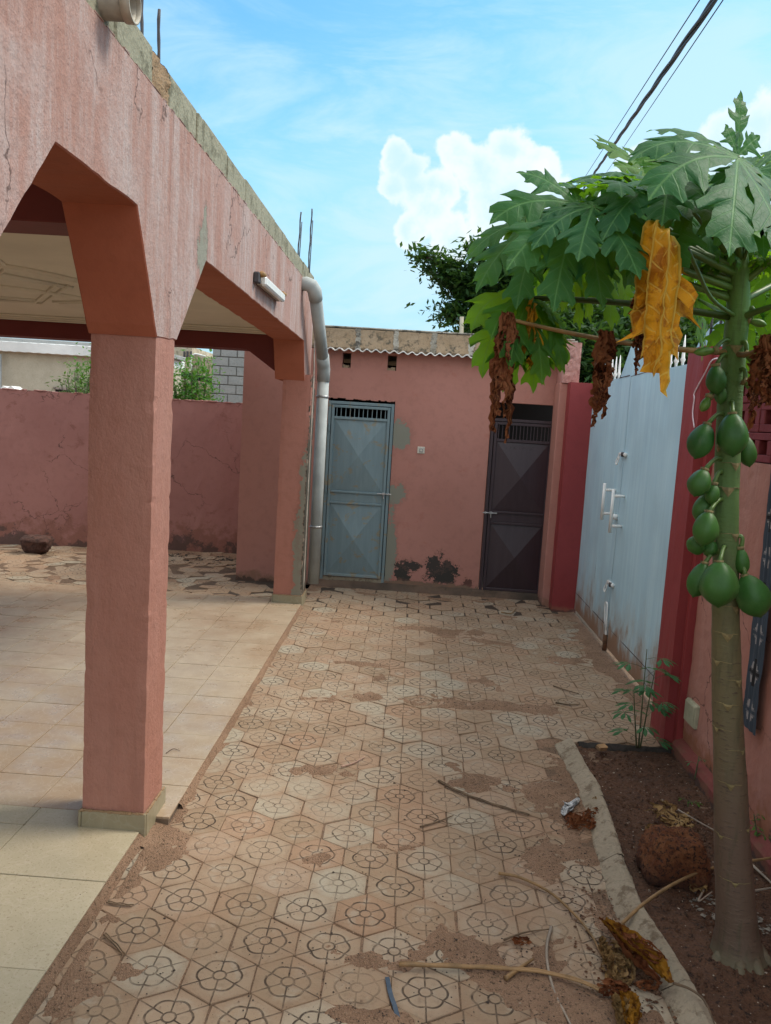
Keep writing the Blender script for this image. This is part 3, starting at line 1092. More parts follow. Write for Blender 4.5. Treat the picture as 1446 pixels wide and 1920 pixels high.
# parapet of bare blocks, each its own part, with mud joints
jy = [-1.1, -.7, -.29, .12, .53, .94, 1.36, 1.78, 2.10, 2.42, 2.75, 2.94, 3.30, 3.40, 3.815, 4.22, 4.645, 5.085, 5.50, 5.91, 6.32, 6.72, 7.0]
for a, b_ in zip(jy, jy[1:]):
    mud = abs(a - 2.75) < .01
    mb = MB()
    zt = 2.818 + U(-.008, .008)
    if mud:
        mb.grid(lambda u, v: (XO - .012 + .012 * fbm(v * 5, u * 4, 7), a + (b_ - a) * u, ZB - .002 + (zt - .002 - ZB) * v + (.006 * fbm(u * 9, v * 2) if v > .9 else 0)), 14, 8)
        mb.grid(lambda u, v: (XO - .012 - .15 * v + .012 * fbm(1 * 5, u * 4, 7) * (1 - v), a + (b_ - a) * u, zt - .002 + .006 * fbm(u * 9, 2) * (1 - v)), 14, 3)
        mb.box(XO - .16, XO - .03, a + .002, b_ - .002, ZB - .002, zt - .012)
        mb.build('mud_infill', M_mortar, house, smooth=True)
    else:
        off = U(-.004, .004)
        mb.box(XO - .155, XO - .008 + off, a + .005, b_ - .005, ZB - .003, zt, .006, .0016)
        mb.build('parapet_block', M_block, house)
for a in jy[1:-1]:
    mj = MB()
    mj.grid(lambda u, v: (XO - .016 + .004 * fbm(a * 9 + u * 3, v * 6), a - .007 + .014 * u + .003 * fbm(v * 7, a * 5), ZB - .003 + (2.806 - ZB) * v), 2, 8)
    mj.grid(lambda u, v: (XO - .016 - .13 * v, a - .007 + .014 * u, 2.803), 2, 1)
    mj.build('block_joint', M_mortar, house)
# a crust of render along the top of the beam
cr = MB()
yy = -1
while yy < 6.95:
    L_ = U(.02, .09)
    cr.box(XO - .012, XO + U(-.001, .002), yy, yy + L_, ZB - U(.001, .003), ZB + U(.001, .008), .002, .001)
    yy += L_ + U(.0, .09)
tag(cr.build('render_edge', M_beam, house), kind='stuff')

# roof slab, ceilings, cross beams
MB().box(-5.0, XO - .16, -1.1, 7.0, 2.46, 2.70).build('roof_slab', M_block, house)
ceil = MB().box(-4.95, XI - .002, 3.095, 6.66, 2.312, 2.45).build('ceiling', M_ceil, house)
ceil2 = MB().box(-4.95, XI - .002, -1.1, 2.86, 2.436, 2.455).build('ceiling', M_ceil, house)
MB().box(-4.95, XI - .002, 2.862, 3.09, 2.262, 2.458, .004).build('cross_beam', M_maroon, house)
# back beam with haunch at the end column
bp = [(-4.95, 2.45), (-4.95, 2.142), (-1.43, 2.148), (-1.117, 1.935), (-1.117, 2.45)]
bo = MB().prism([(q[0], q[1]) for q in bp], 'y', 6.668, 6.93).build('back_beam', M_maroon, house)
fix_normals(bo)
# inside face of the house, out of view on the left: wall of the living room
MB().box(-4.95, -4.8, -1.1, 5.6, -.02, 2.45).build('wall', M_out, house)
# cornice: stepped mouldings round the ceiling
cn = MB()
for (dy, dz_) in ((.0, .040), (.035, .026), (.075, .014)):
    cn.box(-4.9, XI - .004, 6.655 - dy - .028, 6.655 - dy, 2.312 - dz_, 2.3115, .004)
cn.build('cornice', M_ceil, ceil)
cn = MB()
for (dx, dz_) in ((.0, .036), (.035, .024), (.07, .012)):
    cn.box(XI - .006 - dx - .028, XI - .006 - dx, 3.11, 6.56, 2.312 - dz_, 2.3115, .004)
cn.build('cornice', M_ceil, ceil)
# plaster ceiling decoration
dec = MB()
def rib(pts, r=.012):
    for off in (-.03, .03):
        q = []
        for i, p_ in enumerate(pts):
            a = Vector(pts[max(i - 1, 0)]).to_2d() if i else Vector(pts[0]).to_2d()
            b2 = Vector(pts[min(i + 1, len(pts) - 1)]).to_2d()
            d = (b2 - a).normalized()
            q.append((p_[0] - d.y * off, p_[1] + d.x * off, 2.309))
        dec.tube(q, r, 6, flat=1)
cx, cy = -2.75, 4.75
def arc(cx, cy, r, a0, a1, n=16):
    return [(cx + r * math.cos(math.radians(a0 + (a1 - a0) * k / n)), cy + r * math.sin(math.radians(a0 + (a1 - a0) * k / n)), 2.3) for k in range(n + 1)]
rib(arc(cx, cy, .85, -75, 75))
rib(arc(cx - .3, cy + 1.0, .95, -75, 15))
rib(arc(cx - .3, cy - 1.0, .95, -15, 75))
rib([(cx + .65, cy - .05, 2.3), (cx + .05, cy + .92, 2.3), (cx - .8, cy + .72, 2.3)])
rib([(cx + .65, cy + .05, 2.3), (cx + .05, cy - .92, 2.3), (cx - .8, cy - .72, 2.3)])
rib([(cx + .10, cy + .78, 2.3), (cx - .75, cy + .62, 2.3)], .008)
dec.build('ceiling_moulding', M_ceil, ceil, smooth=True)
# flower and smudge pressed in the soffit corner are left to the render's relief

# starter bars on the roof
def rebar(x, y, h, label, lean=0.0, twin=True):
    mb = MB()
    n = int(h / .03)
    pts = [(x + lean * (k / n) + .002 * math.sin(k), y, 2.78 + h * k / n) for k in range(n + 1)]
    mb.tube(pts, [.0062 if k % 2 else .0052 for k in range(n + 1)], 7)
    if twin: mb.tube([(x + .011, y + .004, 2.78), (x + .011 + lean * .85, y + .004, 2.78 + h * .82)], .004, 6)
    o = mb.build('starter_bar', M_rebar, smooth=True)
    return tag(o, label, 'rebar', 'steel starter bars standing on the roof edge')
rebar(-.965, 2.72, .55, 'left bar of the nearer pair of steel starter bars above the first arch', twin=False)
rebar(-.955, 2.86, .20, 'right, shorter bar of the nearer pair of steel starter bars above the first arch', twin=False)
rebar(-.985, 6.33, .40, 'left bar of the thin steel pair at the far end of the parapet', .01)
rebar(-.94, 6.62, .50, 'right bar of the thin steel pair, just above the drainpipe elbow', .008)

# tube lamp on the beam
lamp = thing('tube_lamp', (XO, 4.85, 2.37), 'white tube light with rusty end caps mounted on the pink beam', 'lamp')
y0, y1 = 4.46, 5.17
MB().box(XO + .001, XO + .022, y0, y1 + .02, 2.345, 2.385, .004).build('backplate', M_pvcold, lamp)
MB().box(XO + .024, XO + .060, y0 + .06, y1 - .01, 2.338, 2.392, .010).build('diffuser', M_white, lamp)
for ya in (y0 + .015, y1 + .0):
    MB().tube([(XO + .02, ya, 2.385), (XO + .045, ya, 2.392), (XO + .055, ya + .02, 2.39)], [.016, .018, .012], 8).build('end_cap', M_brass, lamp, smooth=True)
MB().box(XO + .001, XO + .035, y0 - .02, y0 + .03, 2.34, 2.40, .006).build('ballast_box', M_rebar, lamp)

# roof spout at top left
M_spout = simple('tan_spout', (.33, .29, .23), .6, var=.3, ns=8)
sp = thing('roof_spout', (XO, 2.31, 2.74), 'short cut grey pipe poking out of the parapet at top left', 'pipe')
def hollow(pts, ro, ri, seg=20):
    mb = MB()
    mb.tube(pts, ro, seg, cap=False)
    inner = MB().tube(pts, ri, seg, cap=False)
    b0 = len(mb.v)
    mb.add(inner.v, [tuple(reversed(f)) for f in inner.f])
    n = len(pts)
    for k in range(seg):
        k2 = (k + 1) % seg
        mb.f.append((k, b0 + k, b0 + k2, k2))
        a = (n - 1) * seg
        mb.f.append((a + k2, b0 + a + k2, b0 + a + k, a + k))
    return mb
hollow([(XO - .2, 2.335, 2.752), (XO + .07, 2.335, 2.748)], .046, .041).build('pipe', M_spout, sp, smooth=True)
hollow([(XO + .055, 2.335, 2.748), (XO + .082, 2.335, 2.747)], .051, .045).build('collar', M_spout, sp, smooth=True)

# drain pipe
dp = thing('drain_pipe', (-.81, 6.98, 0), 'grey plastic drainpipe with elbow running down beside the end column', 'pipe')
A = Vector((-.90, 6.30, 2.63)); B = Vector((-.83, 6.33, 2.62)); Cc = Vector((-.815, 6.95, 2.06)); Dd = Vector((-.812, 7.0, .14))
elbow = [(-.97, 6.28, 2.63), (-.90, 6.28, 2.638), (-.86, 6.29, 2.625), (-.838, 6.31, 2.59), (-.832, 6.36, 2.535)]
MB().tube(elbow, [.050, .054, .056, .056, .054], 18).build('elbow', M_pvc, dp, smooth=True)
hollow([(-.834, 6.34, 2.56), (-.815, 6.93, 2.08)], .050, .046).build('pipe', M_pvc, dp, smooth=True)
MB().tube([(-.817, 6.86, 2.14), (-.815, 6.93, 2.075), (-.813, 6.965, 2.03), (-.812, 6.97, 1.93)], .056, 18).build('elbow', M_pvc, dp, smooth=True)
hollow([(-.812, 6.97, 1.96), (-.812, 6.975, .15)], .050, .046).build('pipe', M_pvc, dp, smooth=True)
for z_ in (1.80, .66):
    c_ = hollow([(-.812, 6.972, z_ - .010), (-.812, 6.972, z_ + .010)], .0545, .049).build('clamp', M_steel, dp, smooth=True)
    MB().tube([(-.87, 6.94, z_), (-.80, 6.915, z_)], .004, 6).build('clamp_bolt', M_steel, c_)
cb = MB()
cb.tube(catmull([(-.862, 6.64, 2.6), (-.864, 6.66, 2.2), (-.862, 6.70, 1.9), (-.864, 6.7, 1.0), (-.862, 6.705, .12)], 8), .006, 6)
o = cb.build('earth_cable', M_pvcold, smooth=True)
tag(o, 'thin pale cable running down the render beside the drainpipe', 'cable')

# ---------------------------------------------------------------- outbuilding
ob = thing('outbuilding', (0, 8.5, 0), 'low pink outbuilding with two metal doors closing the yard', 'building')
OY = 7.60
def wall_with_holes(x0, x1, z0, z1, holes, y0, y1):
    mb = MB()
    xs_ = sorted(set([x0, x1] + [h[0] for h in holes] + [h[1] for h in holes]))
    zs_ = sorted(set([z0, z1] + [h[2] for h in holes] + [h[3] for h in holes]))
    for xa, xb in zip(xs_, xs_[1:]):
        runs = []
        for za, zb in zip(zs_, zs_[1:]):
            cx_, cz_ = (xa + xb) / 2, (za + zb) / 2
            if any(h[0] < cx_ < h[1] and h[2] < cz_ < h[3] for h in holes):
                continue
            if runs and abs(runs[-1][1] - za) < 1e-6:
                runs[-1][1] = zb
            else:
                runs.append([za, zb])
        for za, zb in runs:
            mb.box(xa, xb, y0, y1, za, zb)
    return mb
D1 = (-.825, -.195, .10, 1.815)
D2 = (.715, 1.345, .055, 1.862)
V1 = (-.715, -.635, 2.095, 2.235)
V2 = (-.290, -.205, 2.095, 2.235)
wl_ = wall_with_holes(-1.645, 1.40, -.05, 2.262, [D1, D2, V1, V2], OY, OY + .14).build('wall', M_out, ob)
MB().box(-1.64, -1.5, OY + .14, 9.6, -.05, 2.26).build('wall', M_out, ob)
MB().box(-1.5, 1.5, OY + .142, 9.6, 2.245, 2.27).build('roof_slab', M_block, ob)
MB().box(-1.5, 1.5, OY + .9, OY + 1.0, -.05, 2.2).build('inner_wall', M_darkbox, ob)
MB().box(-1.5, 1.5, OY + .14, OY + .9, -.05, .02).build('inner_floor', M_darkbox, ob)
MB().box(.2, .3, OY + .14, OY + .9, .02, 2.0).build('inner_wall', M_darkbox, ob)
# rough frames of the small vents, with rubble in the bottom
for V in (V1, V2):
    rb = MB()
    for k in range(14):
        x_ = U(V[0] + .008, V[1] - .008)
        rb.box(x_ - .01, x_ + .01, OY + .01, OY + .06, V[2] - .002, V[2] + U(.008, .035), .003, .003)
    rb.build('vent_rubble', M_blockold, ob)
# ragged render round the first door head
rg = MB()
for k in range(22):
    x_ = D1[0] + (D1[1] - D1[0]) * k / 21
    rg.box(x_ - .02, x_ + .02, OY - .002, OY + .02, D1[3] - U(.002, .016), D1[3] + .004, .002, .002)
rg.build('lintel_edge', M_out, ob)
# the wall leans out by a step at its foot
stp = MB().grid(lambda u, v: (-.90 + u * 2.3, OY - .03 - .022 * (1 - v) + .008 * fbm(u * 14, v * 2, 4), -.01 + v * .075 + .008 * fbm(u * 20, 3)), 90, 3)
stp.grid(lambda u, v: (-.90 + u * 2.3, OY - .03 + .034 * v + .008 * fbm(u * 14, 2, 4) * (1 - v), .065 + .008 * fbm(u * 20, 3)), 90, 2)
stp.build('foot_screed', plaster('mouldy_foot_screed', (.055, .042, .032), (.20, .125, .085), bump=1.0, bscale=40, spots=(.035, .03, .025)), ob, smooth=True)
MB().box(D1[0] - .0, D1[1], OY - .012, OY + .14, -.02, .098, .004).build('door_step', M_kerb, ob)
MB().box(D2[0], D2[1], OY - .012, OY + .14, -.02, .050, .004).build('door_step', M_kerb, ob)
# corrugated sheet edge
def corr(u, v):
    x = -.93 + u * 2.40
    return (x, 7.47 + v * .32, 2.262 + .006 * fbm(x * 2, 1) + .0115 * math.sin(x * 2 * math.pi / .084) + .03 * v * 0 + .012 * v)
cs = MB().grid(corr, 360, 2)
cs.grid(lambda u, v: (corr(u, v)[0], corr(u, v)[1], corr(u, v)[2] - .007), 360, 2)
cs.grid(lambda u, v: (corr(u, 0)[0], corr(u, 0)[1], corr(u, 0)[2] - .011 * v), 360, 1)
cs.build('roof_sheet', M_sheet, ob, smooth=False)
# block parapet with crumbled joints
x_ = -1.645
while x_ < 1.44:
    L_ = .355
    x2 = min(x_ + L_, 1.44)
    mb = MB()
    xa, xb, zt = x_ + .02, x2 - .02, 2.463 + U(-.004, .004)
    mb.grid(lambda u, v: (xa + (xb - xa) * u, 7.63 - .006 * fbm(u * 6 + x_ * 9, v * 4, 2), 2.285 + (zt - 2.285) * v), 8, 5)
    mb.grid(lambda u, v: (xa + (xb - xa) * u, 7.63 + .13 * v, zt + .004 * fbm(u * 5 + x_ * 9, v * 3)), 8, 2)
    mb.box(xa, xb, 7.64, 7.76, 2.272, zt - .006)
    mb.build('parapet_block', M_blockold, ob)
    mt = MB()
    for k in range(9):
        zc = 2.285 + .17 * k / 8
        mt.box(x2 - .02 - U(0, .014), x2 + .02 + U(0, .014), 7.622 + U(0, .008), 7.75, zc - .012, zc + .013, .004, .003)
    mt.build('block_joint', M_mortarwhite, ob)
    x_ = x2
MB().box(-1.645, 1.44, 7.624, 7.77, 2.468, 2.482, .004, .001).build('parapet_cap', M_mortarwhite, ob)
# stub pier at right end above the gate pillar
sb_ = MB()
sb_.grid(lambda u, v: (1.295 + .15 * u, 7.30 - .010 * fbm(u * 6, v * 9, 1), 2.06 + .36 * v), 10, 22)
sb_.grid(lambda u, v: (1.295, 7.30 + .3 * (1 - u), 2.06 + .36 * v), 4, 8)
sb_.box(1.298, 1.442, 7.315, 7.60, 2.06, 2.405)
sb_.build('stub_pier', plaster('chipped_pink_stub', (.46, .26, .23), (.42, .19, .16), bump=1.0, bscale=40, spots=(.10, .07, .06)), ob)
MB().box(1.285, 1.42, 7.32, 7.598, -.03, 2.06, .006).build('wall_return', M_out, ob)


def metal_door(x0, x1, z0, z1, mat, label, nbars, hinge_right, grille_z, mid0, mid1):
    d = thing('metal_door', ((x0 + x1) / 2, OY, z0), label, 'door')
    yf = OY - .006
    fr = MB()
    w_ = .028
    fr.box(x0, x0 + w_, yf - .012, yf + .04, z0 - .04, z1, .003)
    fr.box(x1 - w_, x1, yf - .012, yf + .04, z0 - .04, z1, .003)
    fr.box(x0 + w_, x1 - w_, yf - .012, yf + .04, z1 - w_, z1, .003)
    fr.build('frame', mat, d)
    a, b2 = x0 + w_ + .006, x1 - w_ - .006
    zt = z1 - w_ - .006
    leaf = MB()
    s = .026
    leaf.box(a, a + s, yf - .020, yf + .012, z0, zt, .003)
    leaf.box(b2 - s, b2, yf - .020, yf + .012, z0, zt, .003)
    leaf.box(a + s, b2 - s, yf - .020, yf + .012, z0, z0 + s, .003)
    leaf.box(a + s, b2 - s, yf - .020, yf + .012, zt - s, zt, .003)
    leaf.box(a + s, b2 - s, yf - .020, yf + .012, grille_z - s, grille_z, .003)
    leaf.box(a + s, b2 - s, yf - .019, yf + .012, mid0, mid0 + .02, .003)
    leaf.box(a + s, b2 - s, yf - .019, yf + .012, mid1 - .02, mid1, .003)
    lf = leaf.build('door_leaf', mat, d)
    for k in range(nbars):
        xx = a + s + (b2 - a - 2 * s) * (k + .5) / nbars + U(-.003, .003)
        MB().box(xx - .0035, xx + .0035, yf - .006, yf + .001, grille_z, zt - s, 0).build('grille_bar', mat, lf)
    # the two panels folded to a pyramid, and the plain band between
    for (za, zb, py) in ((z0 + s, mid0, .050), (mid1, grille_z - s, .042)):
        xa, xb = a + s, b2 - s
        cxp, czp = (xa + xb) / 2, (za + zb) / 2
        v = [(xa, yf - .004, za), (xb, yf - .004, za), (xb, yf - .004, zb), (xa, yf - .004, zb),
             (xa + .022, yf - .008, za + .022), (xb - .022, yf - .008, za + .022), (xb - .022, yf - .008, zb - .022), (xa + .022, yf - .008, zb - .022), (cxp, yf - .008 - py, czp)]
        f = [(0, 1, 5, 4), (1, 2, 6, 5), (2, 3, 7, 6), (3, 0, 4, 7), (4, 5, 8), (5, 6, 8), (6, 7, 8), (7, 4, 8)]
        link('panel', v, f, mat, lf)
    MB().box(a + s, b2 - s, yf - .006, yf + .004, mid0 + .02, mid1 - .02, .002).build('panel', mat, lf)
    hx = x1 - w_ * .6 if hinge_right else x0 + w_ * .6
    for zh in (z0 + .18, (z0 + z1) / 2, z1 - .25):
        MB().tube([(hx, yf - .020, zh - .035), (hx, yf - .020, zh + .035)], .008, 8).build('hinge', mat, d)
    bx = a + .02 if hinge_right else b2 - .02
    sg = 1 if hinge_right else -1
    bo_ = MB()
    bz = mid1 - .02 if hinge_right else mid1 - .005
    bo_.tube([(bx - sg * .075, yf - .030, bz), (bx + sg * .06, yf - .030, bz)], .006, 8)
    bo_.box(bx - .012, bx + .012, yf - .036, yf - .018, bz - .012, bz + .012, .002)
    bo_.box(bx - sg * .05 - .008, bx - sg * .05 + .008, yf - .036, yf - .018, bz - .010, bz + .010, .002)
    bo_.tube([(bx, yf - .034, bz - .005), (bx + .004, yf - .036, bz - .045)], .006, 6)
    bo_.build('bolt', M_steel, d)
    return d
metal_door(-.822, -.200, .105, 1.782, M_door1, 'blue grey metal door with scratched pyramid panels, nearer the drainpipe', 12, False, 1.640, .81, .935)
d2 = metal_door(.722, 1.338, .065, 1.712, M_door2, 'dark brown metal door with barred top, beside the dark red pillar', 15, True, 1.52, .71, .835)
# raised letters welded on the dark door
cu = bpy.data.curves.new('lettering', 'FONT')
cu.body = 'UNEA'
cu.size = .085
cu.extrude = .0012
cu.space_character = 1.35
lt = bpy.data.objects.new('lettering', cu)
COL.objects.link(lt)
dg = bpy.context.evaluated_depsgraph_get()
lm = bpy.data.meshes.new_from_object(lt.evaluated_get(dg))
bpy.data.objects.remove(lt)
lm.materials.append(simple('embossed_letters', (.042, .028, .033), .5))
lo = bpy.data.objects.new('lettering', lm)
COL.objects.link(lo)
lo.parent = d2
lo.rotation_euler = (math.pi / 2, 0, 0)
lo.location = Vector((.865, OY - .0185, 1.395)) - d2.location

sw = thing('light_switch', (.074, OY, 1.36), 'small square off-white switch on the pink wall between the doors', 'switch')
MB().box(.043, .112, OY - .010, OY + .002, 1.335, 1.400, .003).build('plate', M_switch, sw)
MB().box(.058, .097, OY - .016, OY - .009, 1.350, 1.385, .003).build('rocker', M_steel, sw)
MB().tube([(.078, OY - .015, 1.367), (.078, OY - .022, 1.367)], .010, 10).build('knob', M_switch, sw)

# ---------------------------------------------------------------- boundary wall at the back left
bw = thing('boundary_wall', (-4, 8.9, 0), 'low stained mauve pink boundary wall behind the terrace', 'wall')
def bwy(x): return 8.62 + (x + 4.52) * .157
ps = []
mb = MB()
nseg = 80
X0, X1 = -8.0, -1.645
mb.grid(lambda u, v: (X0 + (X1 - X0) * u, bwy(X0 + (X1 - X0) * u) + .006 * fbm(u * 20, v * 5), -.03 + v * (1.745 + .006 * fbm(u * 60, 3))), nseg, 10)
mb.grid(lambda u, v: (X0 + (X1 - X0) * u, bwy(X0 + (X1 - X0) * u) + .15 * v, 1.715 + .006 * fbm(u * 60, 3) * (1 - v)), nseg, 1)
mb.grid(lambda u, v: (X0 + (X1 - X0) * u, bwy(X0 + (X1 - X0) * u) + .15, 1.715 * (1 - v)), nseg, 1)
mb.build('wall_face', M_wall_back, bw)
mb = MB()
for k in range(70):
    x_ = U(-5.4, -1.75)
    mb.box(x_, x_ + U(.02, .09), bwy(x_) - .004, bwy(x_) + .05, 1.712, 1.712 + U(.004, .013), .003, .003)
mb.build('crumbled_top', M_wall_back, bw)

# stone bowl-like laterite lump by that wall
def rock(name, c, rx, ry, rz, mat, seed, flat_top=.85, taper=0.0):
    mb = MB()
    nu, nv = 72, 44
    def fn(u, v):
        th = 2 * math.pi * u
        ph = -math.pi / 2 + math.pi * v
        x, y, z = math.cos(ph) * math.cos(th), math.cos(ph) * math.sin(th), math.sin(ph)
        k = (abs(x) ** 3.4 + abs(y) ** 3.4 + abs(z) ** 3.4) ** (1 / 3.4)
        x, y, z = x / k, y / k, z / k
        s = 1 + .09 * fbm(x * 1.7 + seed, y * 1.7, z * 1.7, 3) + .06 * fbm(x * 5 + seed, y * 5, z * 5, 4) + .03 * fbm(x * 18, y * 18 + seed, z * 18, 3)
        tp = 1 - taper * z
        return (c[0] + rx * x * s * tp, c[1] + ry * y * s * tp, c[2] + rz * z * s)
    mb.grid(fn, nu, nv)
    return mb.build(name, mat, smooth=True)
o = rock('stone', (-3.93, 8.25, .085), .14, .12, .10, simple('dark_clay', (.07, .032, .024), .95, bump=1.0, bs=40, var=.4, ns=20), 5, taper=-.28)
tag(o, 'dark brown round lump at the foot of the back boundary wall', 'stone')

# ---------------------------------------------------------------- street side: pillars, gate, wall
rw = thing('street_wall', (1.6, 3, 0), 'pink rendered street wall with dark red pillars at both sides of the gate', 'wall')
def roughbox(x0, x1, y0, y1, z0, z1, mat, name, parent, amp=.004):
    mb = MB()
    mb.grid(lambda u, v: (x0 + amp * fbm(u * 3 + y0, v * 8, 1), y1 - (y1 - y0) * u, z0 + (z1 - z0) * v), 8, 20)
    mb.grid(lambda u, v: (x0 + (x1 - x0) * u + (amp * fbm(3 + y0, v * 8, 1) if u == 0 else 0), y0, z0 + (z1 - z0) * v), 4, 20)
    mb.grid(lambda u, v: (x0 + (x1 - x0) * u, y0 + (y1 - y0) * v, z1 + .010 * fbm(u * 5, v * 5, y0) * (0 if u in (0, 1) or v in (0, 1) else 1)), 6, 6)
    mb.grid(lambda u, v: (x0 + (x1 - x0) * (1 - u), y1, z0 + (z1 - z0) * v), 1, 1)
    return mb.build(name, mat, parent)
roughbox(1.352, 1.57, 7.165, 7.598, -.03, 2.062, M_red, 'pillar', rw)
roughbox(1.422, 1.535, 4.105, 4.345, -.03, 2.105, M_red, 'pillar', rw)
roughbox(1.468, 1.540, 4.055, 4.104, -.03, 2.085, M_red, 'pillar_return', rw)
rwf = MB()
rwf.grid(lambda u, v: (1.502 + .006 * fbm(u * 9, v * 4, 6) + .003 * fbm(u * 60, v * 20, 6), 4.054 - 5.0 * u, -.03 + 1.583 * v), 90, 30)
rwf.grid(lambda u, v: (1.502 + .15 * v, 4.054 - 5.0 * u, 1.553), 90, 1)
rwf.box(1.52, 1.66, -.94, 3.93, -.03, 1.545)
rwf.build('wall_face', M_rwall, rw)
# footing strip
rwf = MB().grid(lambda u, v: ([1.445, 1.452, 1.468, 1.505][int(v * 3 + .5)] + .006 * fbm(u * 14, v, 2), 4.06 - 5.0 * u, [-.03, .055, .075, .088][int(v * 3 + .5)] + .004 * fbm(u * 16, v, 3)), 90, 3)
rwf.build('footing', M_foot, rw, smooth=False)
# screen blocks: three courses of dark red pierced blocks under a rough coping
for k in range(3):
    z0 = 1.556 + .132 * k
    for i in range(0, 8):
        ya = 4.05 - .30 * i - (.15 if k % 2 else 0)
        yb = ya - .294
        w1 = MB()
        ym = (ya + yb) / 2
        for (a, b2, c_, d_) in ((ya, yb, z0, z0 + .034), (ya, yb, z0 + .096, z0 + .128), (ya, ya - .045, z0 + .034, z0 + .096), (yb + .045, yb, z0 + .034, z0 + .096), (ym + .022, ym - .022, z0 + .034, z0 + .096)):
            w1.box(1.518, 1.60, b2, a, c_, d_, .003, .0015)
        w1.build('screen_block', M_redrough, rw)
MB().box(1.60, 1.62, 1.2, 3.9, 1.556, 1.94).build('screen_backing', M_redrough, rw)
cp = MB()
cp.grid(lambda u, v: (1.478 + .012 * fbm(u * 20, v * 5, 3) + .004 * fbm(u * 90, v * 15), 4.05 - 3.0 * u, 1.952 + .085 * v + .006 * fbm(u * 30, 2) * v), 90, 5)
cp.grid(lambda u, v: (1.478 + .2 * v + .012 * fbm(u * 20, 5, 3) * (1 - v), 4.05 - 3.0 * u, 2.037 + .006 * fbm(u * 30, 2) * (1 - v)), 90, 2)
cp.box(1.492, 1.66, 1.05, 4.0, 1.953, 2.03)
cp.build('coping', M_coping, rw)

gate = thing('double_gate', (1.56, 5.7, 0), 'tall pale blue grey sheet metal gate with white handles and spikes', 'gate')
GX = 1.556
def gleaf(y0, y1, name):
    lf = MB()
    def fn(u, v):
        y = y1 - (y1 - y0) * u
        return (GX + .006 * fbm(y * 1.3, v * 2.0, 4) + .0016 * math.sin(y * 21), y, .035 + 2.03 * v)
    lf.grid(fn, 30, 26)
    lf.box(GX + .010, GX + .035, y0 + .002, y1 - .002, .035, 2.060)
    return lf.build('gate_leaf', M_gate, gate, smooth=True)
L1 = gleaf(5.957, 7.16, 'far')
L2 = gleaf(3.96, 5.950, 'near')
# raised top sheets
def topsheet(poly, par):
    o = MB().prism(poly, 'x', GX + .004, GX + .012).build('top_sheet', M_gate, par)
    return fix_normals(o)
topsheet([(6.30, 2.062), (6.06, 2.285), (5.97, 2.30), (5.957, 2.062)], L1)
topsheet([(5.95, 2.062), (5.95, 2.30), (5.60, 2.31), (5.45, 2.30), (5.22, 2.062)], L2)
topsheet([(4.74, 2.062), (4.62, 2.17), (4.47, 2.235), (4.2, 2.285), (4.0, 2.285), (4.0, 2.062)], L2)
def seamline(y0, y1, z0, z1, par):
    MB().tube([(GX - .003, y0, z0), (GX - .003, y1, z1)], .0035, 5).build('weld_seam', M_door2, par)
seamline(6.30, 6.0, 2.065, 2.068, L1)
seamline(5.94, 5.30, 2.058, 2.072, L2)
# panel joints low on the gate
def strip(y0, y1, z0, z1, par, w_=.004):
    MB().tube([(GX - .001, y0, z0), (GX - .001, y1, z1)], w_ * .6, 5).build('panel_joint', M_door2, par)
strip(7.15, 5.96, .185, .185, L1)
strip(5.95, 4.36, .185, .185, L2)
strip(6.50, 6.50, .19, 1.0, L1, .0025)
# spikes with balls along the low parts
def spike(y, z, par):
    mb = MB()
    mb.tube([(GX + .012, y, z), (GX + .012, y, z + .03), (GX + .012, y, z + .045), (GX + .012, y, z + .06), (GX + .012, y, z + .11), (GX + .012, y, z + .19)],
            [.009, .009, .016, .010, .009, .002], 8)
    mb.build('spike', M_white, par, smooth=True)
for y in (7.1, 6.98, 6.86, 6.74, 6.62, 6.50, 6.38): spike(y, 2.055, L1)
for y in (5.12, 5.0, 4.88): spike(y, 2.055, L2)
for y in (4.55, 4.42, 4.29, 4.16):
    MB().tube([(GX - .004, y, 2.07), (GX - .004, y, 2.45)], .007, 8).build('bar', M_rebar, L2, smooth=True)

def handle(y, z0, z1, par):
    h = MB()
    r = .011
    h.tube([(GX - .085, y, z0), (GX - .085, y, z1)], .0125, 10)
    h.build('handle', M_white, par, smooth=True)
    q = MB()
    for z in (z0 + .05, z1 - .05):
        q.tube([(GX - .085, y, z), (GX + .004, y, z)], r, 8)
    q.build('handle_arm', M_white, par, smooth=True)
handle(6.10, .98, 1.26, L1)
handle(5.82, .92, 1.24, L2)
MB().tube([(GX - .05, 5.98, 1.02), (GX + .0, 5.97, 1.02)], .022, 12).build('lock_cylinder', M_white, L2, smooth=True)
for z_, nm in ((1.49, 'bolt'), (.52, 'bolt')):
    q = MB()
    q.tube([(GX - .012, 6.02, z_), (GX - .012, 5.86, z_ + .0)], .014, 8)
    q.tube(catmull([(GX - .02, 6.02, z_ - .01), (GX - .03, 6.05, z_ - .06), (GX - .03, 6.02, z_ - .08), (GX - .02, 6.0, z_ - .02)], 4), .005, 6)
    q.build('bolt', M_white, L2, smooth=True)
    MB().tube([(GX - .016, 5.90, z_), (GX - .034, 5.90, z_)], .017, 10).build('lock', M_rebar, L2, smooth=True)
q = MB()
q.tube(catmull([(GX - .02, 5.96, .20), (GX - .022, 6.0, .34), (GX - .022, 5.97, .37), (GX - .022, 5.93, .34), (GX - .02, 5.92, .17)], 5), .006, 6)
q.tube([(GX - .015, 5.93, .24), (GX - .015, 5.93, .03)], .008, 8)
q.build('drop_bolt', M_white, L2, smooth=True)
MB().tube([(GX - .015, 5.93, .13), (GX - .015, 5.93, .01)], .018, 8).build('drop_bolt_sleeve', simple('rust', (.13, .06, .03), .9, var=.4, ns=40), L2, smooth=True)

